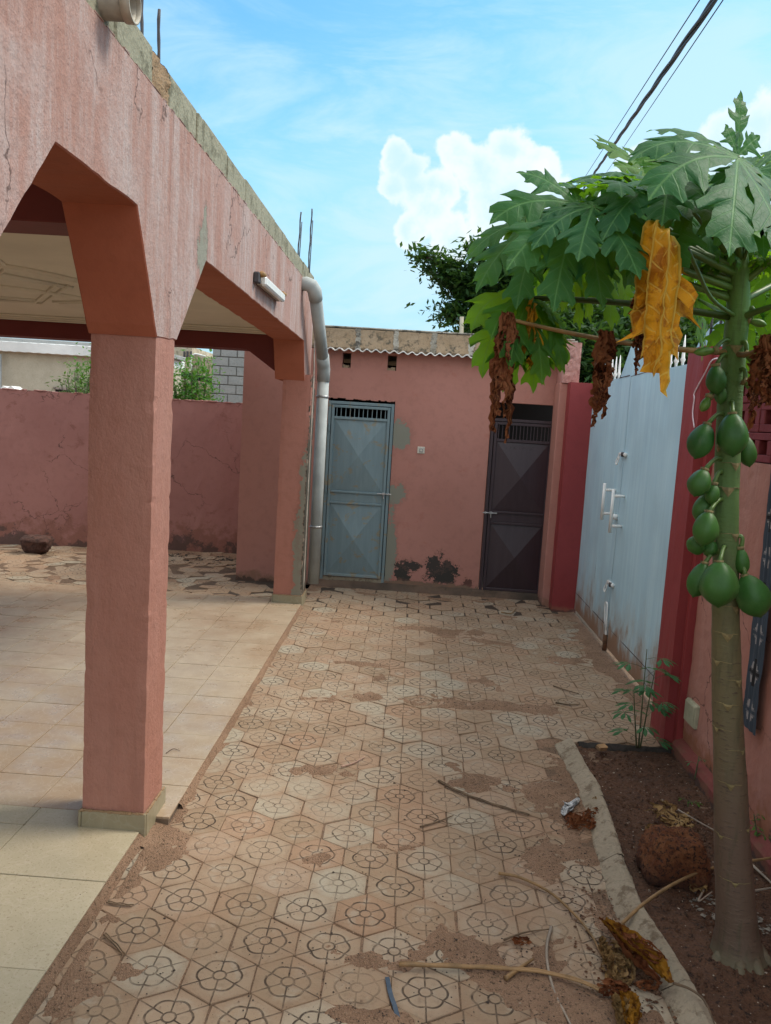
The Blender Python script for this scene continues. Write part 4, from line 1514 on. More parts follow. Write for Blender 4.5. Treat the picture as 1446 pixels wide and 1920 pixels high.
# wire on the near pillar
pts = [onx(1352, 671, 1.45), onx(1335, 676, 1.418), onx(1322, 700, 1.416), onx(1303, 735, 1.414), onx(1302, 748, 1.414), onx(1299, 775, 1.414), onx(1302, 802, 1.414)]
o = MB().tube(catmull(pts, 6), .0035, 6).build('loose_wire', M_wirew, smooth=True)
tag(o, 'thin white wire looping down the dark red pillar behind the papaya trunk', 'wire')

jb = thing('junction_box', (1.5, 4.04, .27), 'small cream box set in the pink wall beside the planter', 'junction box')
MB().box(1.480, 1.51, 3.87, 4.01, .205, .325, .006).build('box', M_jbox, jb)
MB().box(1.474, 1.481, 3.877, 4.003, .212, .318, .003).build('lid', M_jbox, jb)

# hanging patterned cloth
ch = thing('hanging_cloth', (1.48, 3.3, 1.0), 'folded dark blue cloth strip with white pattern hanging on the wall', 'cloth')
top = onx(1462, 860, 1.485); mid1 = onx(1438, 1110, 1.485); bot = onx(1408, 1368, 1.485)
def clothgrid(wd, dy, dx, amp, zs, ze):
    def fn(u, v):
        q = top.lerp(mid1, v * 2) if v < .5 else mid1.lerp(bot, v * 2 - 1)
        z = zs + (ze - zs) * v
        hw = wd * (.45 + .55 * min(1, v * 1.4 + .1)) * (1 - .06 * math.sin(v * 17))
        return (q.x + dx - amp * abs(math.sin(u * 9.5 + v * 2)) - .004 * fbm(u * 3, v * 9), q.y + dy + (.5 - u) * hw, z)
    return fn
MB().grid(clothgrid(.135, 0, -.006, .007, top.z, bot.z), 14, 60).build('cloth_panel', M_cloth, ch, smooth=True, uv=True)
MB().grid(clothgrid(.10, .045, .006, .006, top.z, bot.z + .04), 10, 60).build('cloth_fold', M_wire, ch, smooth=True)

# ---------------------------------------------------------------- planter
def soil_h(x, y):
    return .006 + .030 * fbm(x * 2.2, y * 2.2, 5, 5) * .6 + .012 * fbm(x * 16, y * 16, 2, 4) + .022 * math.exp(-((x - 1.13) ** 2 + (y - 2.4) ** 2) / .03)
sg = MB().grid(lambda u, v: (kerb_x(1.5 + 2.58 * v) + .03 + (1.475 - kerb_x(1.5 + 2.58 * v) - .03) * u, 1.5 + 2.58 * v, soil_h(kerb_x(1.5 + 2.58 * v) + .03 + (1.475 - kerb_x(1.5 + 2.58 * v) - .03) * u, 1.5 + 2.58 * v)), 90, 300)
o = sg.build('planter_soil', M_soil, smooth=True)
tag(o, kind='structure')
pk = thing('planter_edge', (.92, 3, 0), 'rough cement edge bordering the soil bed along the paving', 'kerb')
cuts = [1.6, 2.235, 2.93, 3.42, 4.06]
for a, b2 in zip(cuts, cuts[1:]):
    sd_ = U(0, 50)
    ox = U(-.003, .003)
    n = max(6, int((b2 - a) / .03))
    prof = [(-.050, -.012), (-.040, .002), (.012, .036), (.024, .042), (.042, .040), (.050, .030), (.056, -.01)]
    def fn(u, v):
        y = a + .0015 + (b2 - a - .003) * v
        q = prof[int(u * 6 + .5)]
        return (kerb_x(y) + ox + q[0] + .003 * fbm(y * 5 + sd_, q[0] * 30, 1) + .004 * fbm(y * 45, q[0] * 60), y, q[1] + .004 * fbm(y * 9 + sd_, q[0] * 20, 4))
    MB().grid(fn, 6, n * 2).build('kerb_piece', M_kerb, pk)
bd = MB()
bd.grid(lambda u, v: (.965 + .50 * u, 4.085 - .045 * v + .006 * fbm(u * 12, v * 3), [-.01, .022, .026, -.005][int(v * 3 + .5)] + .004 * fbm(u * 16, v)), 40, 3)
o = bd.build('planter_end', simple('black_edge', (.035, .030, .027), .9, bump=.8, bs=40, var=.4, ns=20), smooth=True)
tag(o, 'black crumbly strip closing the far end of the soil bed', 'kerb')
o = MB().box(-.028, .028, -.016, .016, -.008, .014, .003, .003).build('brick_chip', simple('brick_chip', (.36, .22, .11), .9, var=.2), loc=(0, 0, 0))
o.location = onz(1128, 1402, .035)
o.rotation_euler = (.3, .1, .6)
tag(o, 'small tan brick chip on the black strip at the bed end', 'brick')
o = rock('stone', (1.075, 2.86, .085), .115, .11, .095, M_laterite, 2, taper=.12)
tag(o, 'big rust red laterite stone in the soil bed left of the papaya trunk', 'stone')

# ---------------------------------------------------------------- leaf builder
LOBES = [(0, 1.0, 1.0), (36, .93, .95), (-36, .93, .95), (72, .80, .9), (-72, .80, .9), (112, .62, .8), (-112, .62, .8), (150, .40, .6), (-150, .40, .6)]
# (midrib r, border r, border lateral)
PROF = [(0, 0, 0), (.10, .11, .036), (.19, .21, .066), (.25, .28, .082), (.31, .34, .078), (.37, .39, .080), (.44, .50, .135), (.48, .57, .192), (.52, .64, .222), (.56, .71, .244), (.59, .67, .205),
        (.615, .645, .160), (.64, .65, .115), (.68, .70, .124), (.72, .76, .142), (.76, .82, .150), (.80, .88, .140), (.83, .86, .102), (.86, .87, .064), (.90, .91, .048), (.95, .955, .026), (1, 1, 0)]
def leaf_mb(hub, dirv_, nrm, size, droop=.35, wilt=0.0, crumple=0.0, seed=0, fold=.25, narrow=1.0, lobes=LOBES, mb=None, ground=None, prof=PROF, simple_leaf=False):
    rnd = random.Random(seed)
    hub = Vector(hub)
    d0 = Vector(dirv_).normalized()
    nrm = Vector(nrm)
    n0 = (nrm - d0 * nrm.dot(d0)).normalized()
    s0 = d0.cross(n0).normalized()
    mb = mb or MB()
    G = Vector((0, 0, -1))
    for (ang, ln, wd) in lobes:
        a = math.radians(ang + rnd.uniform(-5, 5))
        ld = (d0 * math.cos(a) + s0 * math.sin(a)).normalized()
        L_ = size * ln * rnd.uniform(.86, 1.12)
        curl = rnd.uniform(-.5, .5)
        # curve of the lobe
        K = 14
        dr = droop * rnd.uniform(.8, 1.2)
        curve = [hub.copy()]
        dirs = []
        cur = hub.copy()
        for k in range(K + 1):
            s = k / K
            g_ = dr * s * 1.1 if not wilt else min(1.0, wilt * (s * 5.8) * rnd.uniform(.95, 1.05))
            d_ = (ld * (1 - g_) + G * g_)
            if wilt: d_ += Vector((math.sin(k * .9 + ang), math.cos(k * .7 + ang * 2), 0)) * .10 * crumple * 20 * s
            if d_.length < 1e-3: d_ = G
            d_.normalize()
            dirs.append(d_)
            cur = cur + d_ * (L_ / K)
            curve.append(cur.copy())
        lat0 = ld.cross(n0).normalized()
        def at(r):
            r = max(0, min(1, r)) * K
            i = min(int(r), K)
            f = r - i
            p_ = curve[i].lerp(curve[min(i + 1, K + 1)], f)
            return p_, dirs[min(i, K)]
        b0 = len(mb.v)
        vs, uv = [], []
        kk = L_ / size
        asym = [rnd.uniform(.75, 1.15) for _ in range(len(prof))]
        for i, (rm, rb, wb) in enumerate(prof):
            for side in (-1, -.5, 0, .5, 1):
                t_ = abs(side)
                rr = rm + (rb - rm) * t_
                ww = wb * t_ * wd * narrow * (asym[i] if side > 0 else asym[-i - 1])
                p_, d_ = at(rr)
                lat = (lat0 - d_ * lat0.dot(d_)).normalized()
                nn = lat.cross(d_).normalized()
                x_ = ww * size * (1 if side > 0 else -1)
                h_ = fold * abs(x_) * (1 if t_ < .9 else .72)
                if wilt:
                    h_ = abs(x_) * (1.1 if t_ < .9 else .9)
                    x_ *= .62
                if not wilt and not crumple: h_ *= 1 + curl * 1.5
                q = p_ + lat * x_ + nn * (-h_ if wilt else h_ * .0) - G * 0
                if not wilt: q += nn * (.010 * size * math.sin(rr * 28) * t_)
                if not wilt:
                    q += n0 * (fold * abs(x_) * (.55 if t_ < .9 else .2)) + G * abs(x_) * .25
                if crumple:
                    c_ = crumple * (.15 + rr)
                    q += Vector((fbm(q.x * 30 + seed, q.y * 30, q.z * 30, 4), fbm(q.x * 30, q.y * 30 + seed + 9, q.z * 30, 4), fbm(q.x * 30, q.y * 30, q.z * 30 + seed + 5, 4))) * c_
                if ground is not None:
                    q.z = max(q.z, ground + .003 + .004 * rnd.random())
                vs.append(q)
                uv.append((ww * (1 if side > 0 else -1), rr * kk))
        fs = []
        for i in range(len(prof) - 1):
            for k in range(4):
                a_ = i * 5 + k
                fs.append((a_, a_ + 1, a_ + 6, a_ + 5))
        mb.add(vs, fs, uv)
    return mb


def shrivel(hub, size, n, width, seed, spread=.03, mb=None):
    """dried leaf: twisted ragged ribbons hanging from the end of its stalk"""
    rnd = random.Random(seed)
    mb = mb or MB()
    hub = Vector(hub)
    for q in range(n):
        a = rnd.uniform(0, 6.28)
        L_ = size * (1.0 if q == 0 else rnd.uniform(.35, .95))
        tw0, tw = rnd.uniform(0, 6), rnd.uniform(-9, 9)
        K = 34
        sx, sy = math.cos(a), math.sin(a)
        w0 = width * rnd.uniform(.6, 1.2)
        sd_ = rnd.uniform(0, 90)
        vs, uv = [], []
        for k in range(K + 1):
            t_ = k / K
            out = spread * (1 - math.exp(-t_ * 6)) * rnd.uniform(.97, 1.03)
            c = hub + Vector((sx * out + .016 * fbm(t_ * 4, sd_) , sy * out + .016 * fbm(t_ * 4, sd_ + 7), .018 * math.sin(min(1, t_ * 9) * math.pi) - L_ * max(0, t_ - .03)))
            ww = w0 * (.35 + .65 * min(1, t_ * 5)) * (1 - .75 * t_ ** 2) * (1 + .6 * fbm(t_ * 14, sd_ + 3))
            for j in range(7):
                v = j / 6 * 2 - 1
                an = tw0 + tw * t_ + v * 1.25
                rr = ww * .55
                p_ = c + Vector((math.cos(an), math.sin(an), 0)) * rr * (abs(v) ** .5 if v else 0)
                p_ += Vector((fbm(v * 3 + sd_, t_ * 22), fbm(t_ * 22, v * 3 + sd_), fbm(v * 4, t_ * 20 + sd_) * 1.2)) * .007
                vs.append(p_)
                uv.append((v * .1, t_))
        fs = []
        for k in range(K):
            for j in range(6):
                a_ = k * 7 + j
                fs.append((a_, a_ + 1, a_ + 8, a_ + 7))
        mb.add(vs, fs, uv)
    return mb


def clump(c, rx, ry, rz, n, width, seed, mb=None, heading=0.0):
    """shrivelled leaf lying on the ground: curled ribbons packed together"""
    rnd = random.Random(seed)
    mb = mb or MB()
    c = Vector(c)
    ch, sh = math.cos(heading), math.sin(heading)
    for q in range(n):
        a0 = rnd.uniform(0, 6.28)
        p = Vector((rnd.uniform(-.7, .7), rnd.uniform(-.7, .7), rnd.uniform(0, .8)))
        d = Vector((math.cos(a0), math.sin(a0), rnd.uniform(-.2, .4)))
        K = 16
        vs, uv = [], []
        tw, tw0 = rnd.uniform(-5, 5), rnd.uniform(0, 6)
        cu = rnd.uniform(-.5, .5)
        w0 = width * rnd.uniform(.5, 1.2)
        st_ = rnd.uniform(.07, .13)
        for k in range(K + 1):
            t_ = k / K
            d.rotate(Matrix.Rotation(cu * .7, 3, 'Z'))
            d.z += rnd.uniform(-.25, .22)
            d.normalize()
            p = p + d * st_
            if p.length > 1.1: p *= .93
            pz_ = abs(p.z)
            x, y = p.x * rx, p.y * ry
            ctr = c + Vector((x * ch - y * sh, x * sh + y * ch, pz_ * rz))
            ww = w0 * math.sin(max(.12, min(1, t_ * 1.2)) * 2.6) * (1 + .5 * fbm(t_ * 9, q))
            sd_ = Vector((-d.y, d.x, 0))
            for j in range(4):
                v = j / 3 * 2 - 1
                an = tw0 + tw * t_
                o_ = (sd_ * math.cos(an) + Vector((0, 0, 1)) * math.sin(an)) * v * ww * .5 + Vector((0, 0, (abs(v) - .3) * ww * .3))
                pp_ = ctr + o_
                pp_.z = max(pp_.z, c.z - .004)
                vs.append(pp_)
                uv.append((v * .1, t_))
        fs = []
        for k in range(K):
            for j in range(3):
                a_ = k * 4 + j
                fs.append((a_, a_ + 1, a_ + 5, a_ + 4))
        mb.add(vs, fs, uv)
    return mb


# ---------------------------------------------------------------- papaya tree
pt = thing('papaya_tree', (1.12, 2.42, 0), 'papaya tree hung with green fruit and lobed leaves in the planter', 'tree')
TY = 2.40
axis_px = [(1385, 1800, 45), (1382, 1740, 39), (1377, 1650, 35), (1372, 1550, 32), (1368, 1450, 30), (1364, 1330, 27.5), (1362, 1220, 25.5), (1361, 1130, 24), (1361, 1000, 22.5), (1364, 880, 22), (1368, 780, 21.5), (1375, 680, 21), (1384, 580, 20), (1386, 500, 17), (1387, 430, 10)]
AX = []
for (px, py, hw) in axis_px:
    p_ = ony(px, py, TY)
    AX.append((p_, hw * TY / FPX * 1.0))
AX[0] = (Vector((AX[0][0].x, TY, -.02)), AX[0][1] * 1.12)
cpts = catmull([a[0] for a in AX], 12)
rads = []
for i in range(len(AX) - 1):
    for k in range(12):
        t_ = k / 12
        rads.append(AX[i][1] * (1 - t_) + AX[i + 1][1] * t_)
rads.append(AX[-1][1])
for i, c_ in enumerate(cpts):
    ringy = math.sin(c_.z * 2 * math.pi / .075)
    rads[i] *= 1 + (.022 * max(0, ringy) ** 6) + .012 * fbm(c_.z * 6, 1)
    if c_.z < .12:
        rads[i] *= 1 + .35 * (1 - max(c_.z, 0) / .12) ** 2 * .5
tk = MB()
tk.tube(cpts, rads, 28)
for i, v_ in enumerate(tk.v):
    th = (i % 28) / 28 * 2 * math.pi
    c_ = cpts[min(i // 28, len(cpts) - 1)]
    if c_.z < .15:
        v_ += (v_ - c_) * (.035 * (math.sin(th * 5) ** 2) * (1 - max(0, c_.z) / .15))
    v_ += (v_ - c_) * .05 * fbm(math.cos(th) * 1.5, math.sin(th) * 1.5, c_.z * 5, 3)
tk.build('trunk', M_trunk, pt, smooth=True)
def trunk_at(z):
    for a, b2 in zip(AX, AX[1:]):
        if a[0].z <= z <= b2[0].z:
            t_ = (z - a[0].z) / (b2[0].z - a[0].z)
            return a[0].lerp(b2[0], t_), a[1] * (1 - t_) + b2[1] * t_
    return AX[-1]
# root flare knobs
for a in (200, 250, 290, 340, 20):
    c_ = Vector((AX[0][0].x, TY, 0))
    d_ = Vector((math.cos(math.radians(a)), math.sin(math.radians(a)), 0))
    MB().tube([c_ + d_ * .055 + Vector((0, 0, .05)), c_ + d_ * .085 + Vector((0, 0, .022)), c_ + d_ * .125 + Vector((0, 0, -.004))], [.022, .018, .006], 8).build('root', M_trunk, pt, smooth=True)
# leaf scars
for (px, py, s_) in ((1372, 655, 10), (1342, 838, 9), (1371, 872, 9), (1357, 918, 11), (1371, 1003, 9), (1372, 1137, 9), (1355, 1187, 10), (1340, 1238, 7), (1376, 1272, 8), (1355, 1316, 8), (1340, 1362, 6), (1382, 1400, 6), (1359, 1462, 8), (1346, 1560, 6), (1392, 1545, 6), (1366, 1640, 6)):
    P0 = ony(px, py, TY)
    c_, r_ = trunk_at(P0.z)
    dx = max(-.93, min(.93, (P0.x - c_.x) / r_))
    an = math.asin(dx)
    def on(z, da, lift=.002):
        c2, r2 = trunk_at(z)
        return Vector((c2.x + math.sin(an + da) * (r2 + lift), TY - math.cos(an + da) * (r2 + lift), z))
    w_ = s_ * TY / FPX
    k = w_ / r_
    z = P0.z
    mb = MB()
    vs = [on(z + w_ * .55, 0, .004), on(z + w_ * .55, -k, .003), on(z + w_ * .1, -k * .8, .003), on(z - w_ * 1.1, 0, .002), on(z + w_ * .1, k * .8, .003), on(z + w_ * .55, k, .003), on(z, 0, .006)]
    mb.add(vs, [(0, 1, 6), (1, 2, 6), (2, 3, 6), (3, 4, 6), (4, 5, 6), (5, 0, 6)])
    for sgn in (-1, 1):
        mb.tube([on(z + w_ * .55, sgn * k * .9, .001), on(z + w_ * .5, sgn * (k + .35), .0012), on(z + w_ * .4, sgn * (k + .8), .0005)], [.0013, .001, .0006], 5)
    mb.build('leaf_scar', M_scar, pt)

# fruits: (px, py, width px, height px, lean deg, depth offset, young)
def fruit(px, py, wpx, hpx, lean=0, dep=-.10, young=False, taper=.25):
    c_ = ony(px, py, TY + dep)
    k = (TY + dep) / FPX
    rx, hz = wpx * k / 2, hpx * k / 2
    ax = Vector((math.sin(math.radians(lean)), -.12, -math.cos(math.radians(lean)))).normalized()
    a = ax.orthogonal().normalized()
    b2 = ax.cross(a)
    prof = [(-1, .0), (-.985, .14), (-.93, .32), (-.78, .58), (-.55, .80), (-.25, .95), (.05, 1.0), (.30, .97), (.55, .84), (.75, .62), (.9, .36), (.97, .16), (1.04, .03)]
    vs, fs = [], []
    seg = 20
    ph = U(0, 6)
    for (t_, r_) in prof:
        rr = r_ * rx * (1 - taper * .5 * (-t_) * (1 if t_ < 0 else .1))
        for q in range(seg):
            th = 2 * math.pi * q / seg
            r2 = rr * (1 + .05 * math.cos(5 * th + ph) * (1 - t_ * t_ * .3) + .05 * fbm(math.cos(th) + px, math.sin(th), t_ * 1.3, 2))
            vs.append(c_ + ax * hz * t_ + (a * math.cos(th) + b2 * math.sin(th)) * r2)
    for i in range(len(prof) - 1):
        for q in range(seg):
            q2 = (q + 1) % seg
            fs.append((i * seg + q, i * seg + q2, (i + 1) * seg + q2, (i + 1) * seg + q))
    o = link('fruit', vs, fs, M_fruityoung if young else M_fruit, pt, True)
    fix_normals(o)
    # stalk to the trunk
    top_ = c_ - ax * hz * .97
    tc, tr = trunk_at(min(top_.z + .03, 2.1))
    dv = Vector((top_.x - tc.x, top_.y - tc.y, 0))
    dv.normalize()
    MB().tube(bez(tc + dv * tr * .8, tc + dv * (tr + .02) + Vector((0, 0, .018)), top_ + ax * .004, 6), [.008, .007, .0065, .006, .006, .0065, .008], 7).build('fruit_stalk', M_petiole, o, smooth=True)
    MB().tube([top_ - ax * .004, top_ + ax * .006], [.014, .012], 5).build('calyx', M_scar, o, smooth=True)
for a in [(1343, 712, 36, 54, 6, -.05), (1374, 815, 54, 80, 4, -.11), (1315, 827, 47, 68, -16, -.07), (1400, 845, 34, 60, 14, .02), (1312, 905, 42, 54, -18, -.06), (1336, 926, 26, 40, -5, -.05),
          (1318, 952, 36, 56, -14, -.02), (1323, 991, 46, 66, -8, -.09), (1305, 1022, 36, 34, -60, -.03), (1331, 1028, 28, 34, -10, -.02), (1348, 1095, 70, 86, 2, -.12), (1311, 1087, 42, 68, -16, -.05),
          (1391, 1052, 28, 52, 10, -.03), (1411, 1117, 62, 84, 24, -.06), (1352, 740, 22, 36, 0, -.03)]:
    fruit(*a)
for a in [(1322, 659, 16, 42, -80, -.06, True, .6), (1412, 672, 18, 34, 62, -.05, True, .6), (1412, 725, 20, 40, 60, -.05, True, .6), (1323, 757, 18, 32, -25, -.05, True, .6), (1420, 605, 14, 34, 78, -.02, True, .6)]:
    fruit(*a)

# leaves: hub (px,py,depth), tip (px,py,depth), droop, material, attach height
LV = [((1383, 297, 2.05), (1362, 410, 1.78), .25, 0, 2.16), ((1384, 292, 2.08), (1390, 222, 2.10), .05, 0, 2.16),
      ((1085, 385, 2.15), (1040, 545, 1.98), .25, 0, 2.14), ((1112, 387, 2.10), (1212, 485, 1.92), .25, 0, 2.12),
      ((1150, 352, 2.2), (1265, 350, 2.0), .25, 0, 2.12), ((1255, 335, 2.15), (1130, 385, 2.0), .3, 0, 2.15),
      ((1212, 322, 2.7), (1188, 262, 2.9), .0, 1, 2.2), ((1240, 310, 2.7), (1290, 285, 2.75), .1, 1, 2.2), ((1290, 300, 2.6), (1215, 310, 2.5), .2, 1, 2.2),
      ((1012, 405, 2.3), (952, 432, 2.42), .2, 0, 2.08), ((1018, 408, 2.2), (940, 585, 2.05), .35, 0, 2.08), ((1040, 396, 2.35), (1000, 376, 2.6), .0, 1, 2.1),
      ((1035, 430, 2.4), (980, 560, 2.35), .4, 1, 2.05), ((1140, 338, 2.5), (1080, 375, 2.5), .3, 1, 2.15),
      ((992, 556, 2.2), (1030, 735, 2.1), .5, 1, 2.0), ((992, 556, 2.2), (915, 755, 2.15), .7, 1, 2.0), ((1000, 560, 2.25), (1090, 650, 2.3), .5, 1, 2.0),
      ((1140, 468, 2.55), (1155, 600, 2.5), .3, 1, 2.1), ((1075, 480, 2.5), (1090, 640, 2.5), .4, 1, 2.06), ((1050, 470, 2.6), (985, 600, 2.6), .4, 1, 2.06),
      ((1290, 385, 2.2), (1280, 470, 1.98), .3, 0, 2.15), ((1300, 350, 2.4), (1345, 460, 2.35), .3, 0, 2.18),
      ((1415, 320, 2.2), (1475, 260, 2.3), .1, 0, 2.2), ((1430, 330, 2.15), (1500, 400, 1.95), .3, 0, 2.18), ((1420, 340, 2.4), (1440, 460, 2.3), .3, 0, 2.15),
      ((1405, 430, 2.9), (1425, 560, 2.95), .3, 1, 2.1), ((1310, 470, 2.95), (1335, 600, 2.9), .3, 1, 2.1), ((1450, 500, 2.8), (1470, 620, 2.7), .3, 1, 2.1),
      ((1335, 400, 2.8), (1285, 500, 2.8), .3, 1, 2.15), ((1180, 420, 2.8), (1135, 530, 2.8), .3, 1, 2.12), ((1220, 400, 2.8), (1230, 520, 2.9), .3, 1, 2.12),
      ((1408, 590, 2.8), (1405, 700, 2.8), .3, 1, 2.0), ((1310, 560, 2.9), (1320, 660, 2.9), .4, 1, 2.0),
      ((1440, 300, 2.6), (1480, 250, 2.8), .1, 1, 2.2), ((1170, 330, 2.35), (1110, 318, 2.3), .15, 0, 2.18), ((1180, 350, 2.4), (1200, 450, 2.4), .35, 0, 2.14),
      ((1560, 380, 2.3), (1640, 480, 2.2), .4, 0, 2.1), ((1540, 480, 2.6), (1640, 560, 2.6), .4, 0, 2.05), ((1500, 330, 2.8), (1580, 300, 3.0), .3, 0, 2.15), ((1520, 560, 2.2), (1600, 660, 2.1), .5, 1, 2.0)]
UPV = Vector((0, -.45, .9))
for i, (h_, t_, dr, mt, az) in enumerate(LV):
    hub = ony(*h_)
    tip = ony(*t_)
    size = max((tip - hub).length * 1.06, .185)
    if h_[0] < 1080: size *= .80
    if h_[0] > 1120: size *= 1.05
    d_ = (tip - hub).normalized()
    d_ = (d_ + Vector((0, 0, .35 * dr))).normalized()
    nr = UPV + Vector((U(-.5, .5), U(-.45, .3), 0))
    lb = leaf_mb(hub, d_, nr, size, droop=dr + .22, seed=i + 3, fold=.32, **({'lobes': [(0, 1, .8), (34, .5, .8), (-30, .45, .8)]} if i == 1 else {'lobes': LOBES[:5]} if h_[0] in (1012, 1018, 992) else {}))
    lf = lb.build('leaf', M_leaf if mt == 0 else M_leafy, pt, smooth=True, uv=True)
    tc, tr = trunk_at(min(az, 2.2))
    out = Vector((hub.x - tc.x, hub.y - tc.y, 0))
    hd = out.length
    out.normalize()
    ctrl = tc + out * hd * .55 + Vector((0, 0, (hub.z - tc.z) * .35 + .02))
    pp = bez(tc + out * tr * .5, ctrl, hub + Vector((0, 0, -.002)), 12)
    MB().tube(pp, [.0105 - .0060 * k / 12 for k in range(13)], 8).build('petiole', M_petiole, lf, smooth=True)
# small folded young leaves at the crown
for i in range(10):
    a = U(0, 6.28)
    tc, tr = trunk_at(2.12)
    hub = tc + Vector((math.cos(a) * U(.03, .09), math.sin(a) * U(.03, .09), U(.02, .14)))
    lb = leaf_mb(hub, Vector((math.cos(a), math.sin(a), .3)), (0, 0, 1), U(.09, .14), droop=.9, seed=90 + i, fold=.5, narrow=.7)
    lf = lb.build('leaf', M_leafy, pt, smooth=True, uv=True)
    MB().tube([tc, tc.lerp(hub, .5) + Vector((0, 0, .01)), hub], [.006, .005, .003], 6).build('petiole', M_petiole, lf, smooth=True)

WL = [((1250, 437, 2.0), (-.1, -.5, .1), .42, M_yellow, 3, .010, (1300, 560), .85, 2.0, 'yellow wilted leaf', 1),
      ((950, 597, 2.12), (-.3, -.3, .1), .33, M_brown, 5, .045, None, .45, 1.9, None, 2),
      ((985, 575, 2.2), (.1, -.2, .1), .20, M_yellow, 6, .02, None, .5, 1.95, None, 0),
      ((1130, 632, 2.15), (.1, -.3, .1), .24, M_brown, 8, .03, None, .6, 1.9, None, 0),
      ((1212, 560, 2.1), (-.1, -.2, .1), .20, M_brown, 9, .03, None, .5, 1.95, None, 0),
      ((1438, 640, 2.2), (.2, -.1, .1), .24, M_brown, 12, .035, None, .6, 1.9, None, 2)]
for k, (h_, d_, sz, mt, sd_, cr_, _, nw, az, lab, pet) in enumerate(WL):
    hub = ony(*h_)
    lb = leaf_mb(hub, d_, (0, -1.0, .35), sz, wilt=.62 if mt is M_yellow else .8, crumple=cr_, seed=sd_, narrow=nw * 1.3)
    if mt is M_brown:
        lb = shrivel(hub, sz, 11 if sz > .25 else 9, .034 if sz > .22 else .026, sd_ * 3, .022)
    lf = lb.build('leaf', mt, pt, smooth=True, uv=True)
    lf['label'] = ('large bright yellow wilted leaf hanging down' if k == 0 else 'yellow wilted leaf' if mt is M_yellow else 'dry brown shrivelled leaf')
    tc, tr = trunk_at(az)
    if pet == 1:
        MB().tube(catmull([tc, ony(1335, 560, 2.25), ony(1305, 500, 2.2), ony(1280, 450, 2.1), hub], 5), .0055, 7).build('petiole', M_petiole, lf, smooth=True)
    elif pet == 2:
        q = hub.lerp(tc, .5) + Vector((0, 0, -.035))
        MB().tube(bez(tc, q, hub, 14), [.009 - .004 * j / 14 for j in range(15)], 8).build('petiole', M_petiole_br, lf, smooth=True)

# ---------------------------------------------------------------- seedlings
def seedling(name, base, stems, label, cat, leafsize=.1, nf=5, mat=None, group=None):
    t_ = thing(name, base, label, cat, group)
    base = Vector(base)
    rnd = random.Random(len(label))
    for (dx, dy, h_, nl) in stems:
        tipp = base + Vector((dx, dy, h_))
        pts = bez(base + Vector((dx * .2, 0, 0)), base + Vector((dx * .6, dy * .3, h_ * .5)), tipp, 10)
        MB().tube(pts, [.0045 - .0025 * k / 10 for k in range(11)], 6).build('stem', M_stem, t_, smooth=True)
        for k in range(nl):
            f = .35 + .65 * (k + .6) / nl
            p_ = pts[min(10, int(f * 10))]
            a = k * 2.4 + dx * 20
            ll = leafsize * rnd.uniform(.7, 1.15)
            hub = p_ + Vector((math.cos(a) * ll * .8, math.sin(a) * ll * .8, ll * .25))
            MB().tube([p_, p_.lerp(hub, .5) + Vector((0, 0, .006)), hub], .0012, 5).build('leaf_stalk', M_stem, t_)
            lobes = [(-70 + 140 * q / (nf - 1), rnd.uniform(.75, 1.0), 1) for q in range(nf)]
            pf = [(0, 0, 0), (.2, .2, .02), (.45, .47, .10), (.62, .66, .135), (.8, .82, .09), (1, 1, 0)]
            lb = leaf_mb(hub, Vector((math.cos(a), math.sin(a), .05)), (0, 0, 1), ll, droop=.45, seed=int(a * 100), fold=.3, lobes=lobes, prof=pf)
            lb.build('leaf', mat or M_cassava, t_, smooth=True, uv=True)
    return t_
b0 = onz(1198, 1402, .02)
seedling('cassava_seedling', tuple(b0), [(-.01, .0, .53, 6), (.035, -.02, .42, 6), (-.06, -.02, .30, 5), (.0, 0, .05, 2)], 'slender cassava seedling growing at the far end of the soil bed', 'plant', .115)
b1 = onz(1302, 1462, .02)
seedling('small_seedling', tuple(b1), [(.01, 0, .12, 3)], 'tiny seedling against the red footing of the street wall', 'plant', .035, 3)
b1 = onz(1290, 1512, .03)
seedling('small_seedling', tuple(b1), [(0, 0, .03, 3)], 'tiny three leaved sprout in the soil behind the laterite stone', 'plant', .035, 3, M_bush)
b1 = onz(1425, 1590, .03)
seedling('weed', tuple(b1), [(.02, 0, .10, 4), (-.03, .02, .13, 4), (.05, .03, .08, 3)], 'leggy green weed growing right of the papaya trunk', 'plant', .04, 3, M_bush)

# ---------------------------------------------------------------- litter
def stalk(pxs, r, mat, label, z=.008, group='fallen leaf stalks lying about', taper=.5, name='dry_stalk', double=False):
    pts = [onz(q[0], q[1], q[2] if len(q) > 2 else z) for q in pxs]
    cp_ = catmull(pts, 7)
    n = len(cp_)
    t_ = MB().tube(cp_, [r * (1 - (1 - taper) * k / (n - 1)) for k in range(n)], 8)
    if double:
        c2 = [p_ + Vector((.003, .006, .001 + .0015 * math.sin(i))) for i, p_ in enumerate(cp_)]
        t_.tube(c2, r * .6, 6)
    o = t_.build(name, mat, smooth=True)
    return tag(o, label, 'stalk', group)
stalk([(822, 1464), (860, 1484), (900, 1500), (950, 1516), (992, 1529)], .0045, M_strawdark, 'dark curved stalk across the middle pavers', double=True)
stalk([(935, 1637), (975, 1645), (1030, 1672), (1078, 1715), (1110, 1755), (1128, 1790)], .0062, M_straw, 'thick brown stalk curving towards the dead leaves by the kerb', z=.012)
stalk([(748, 1808), (830, 1811), (920, 1815), (1010, 1822), (1085, 1840), (1135, 1862)], .0062, M_straw, 'long straight brown stalk lying across the nearest pavers', z=.018, double=True)
stalk([(1034, 1738), (1026, 1770), (1027, 1810), (1040, 1860), (1062, 1905), (1085, 1950)], .0055, M_strawgrey, 'bleached grey stalk curving out of the bottom edge', z=.010)
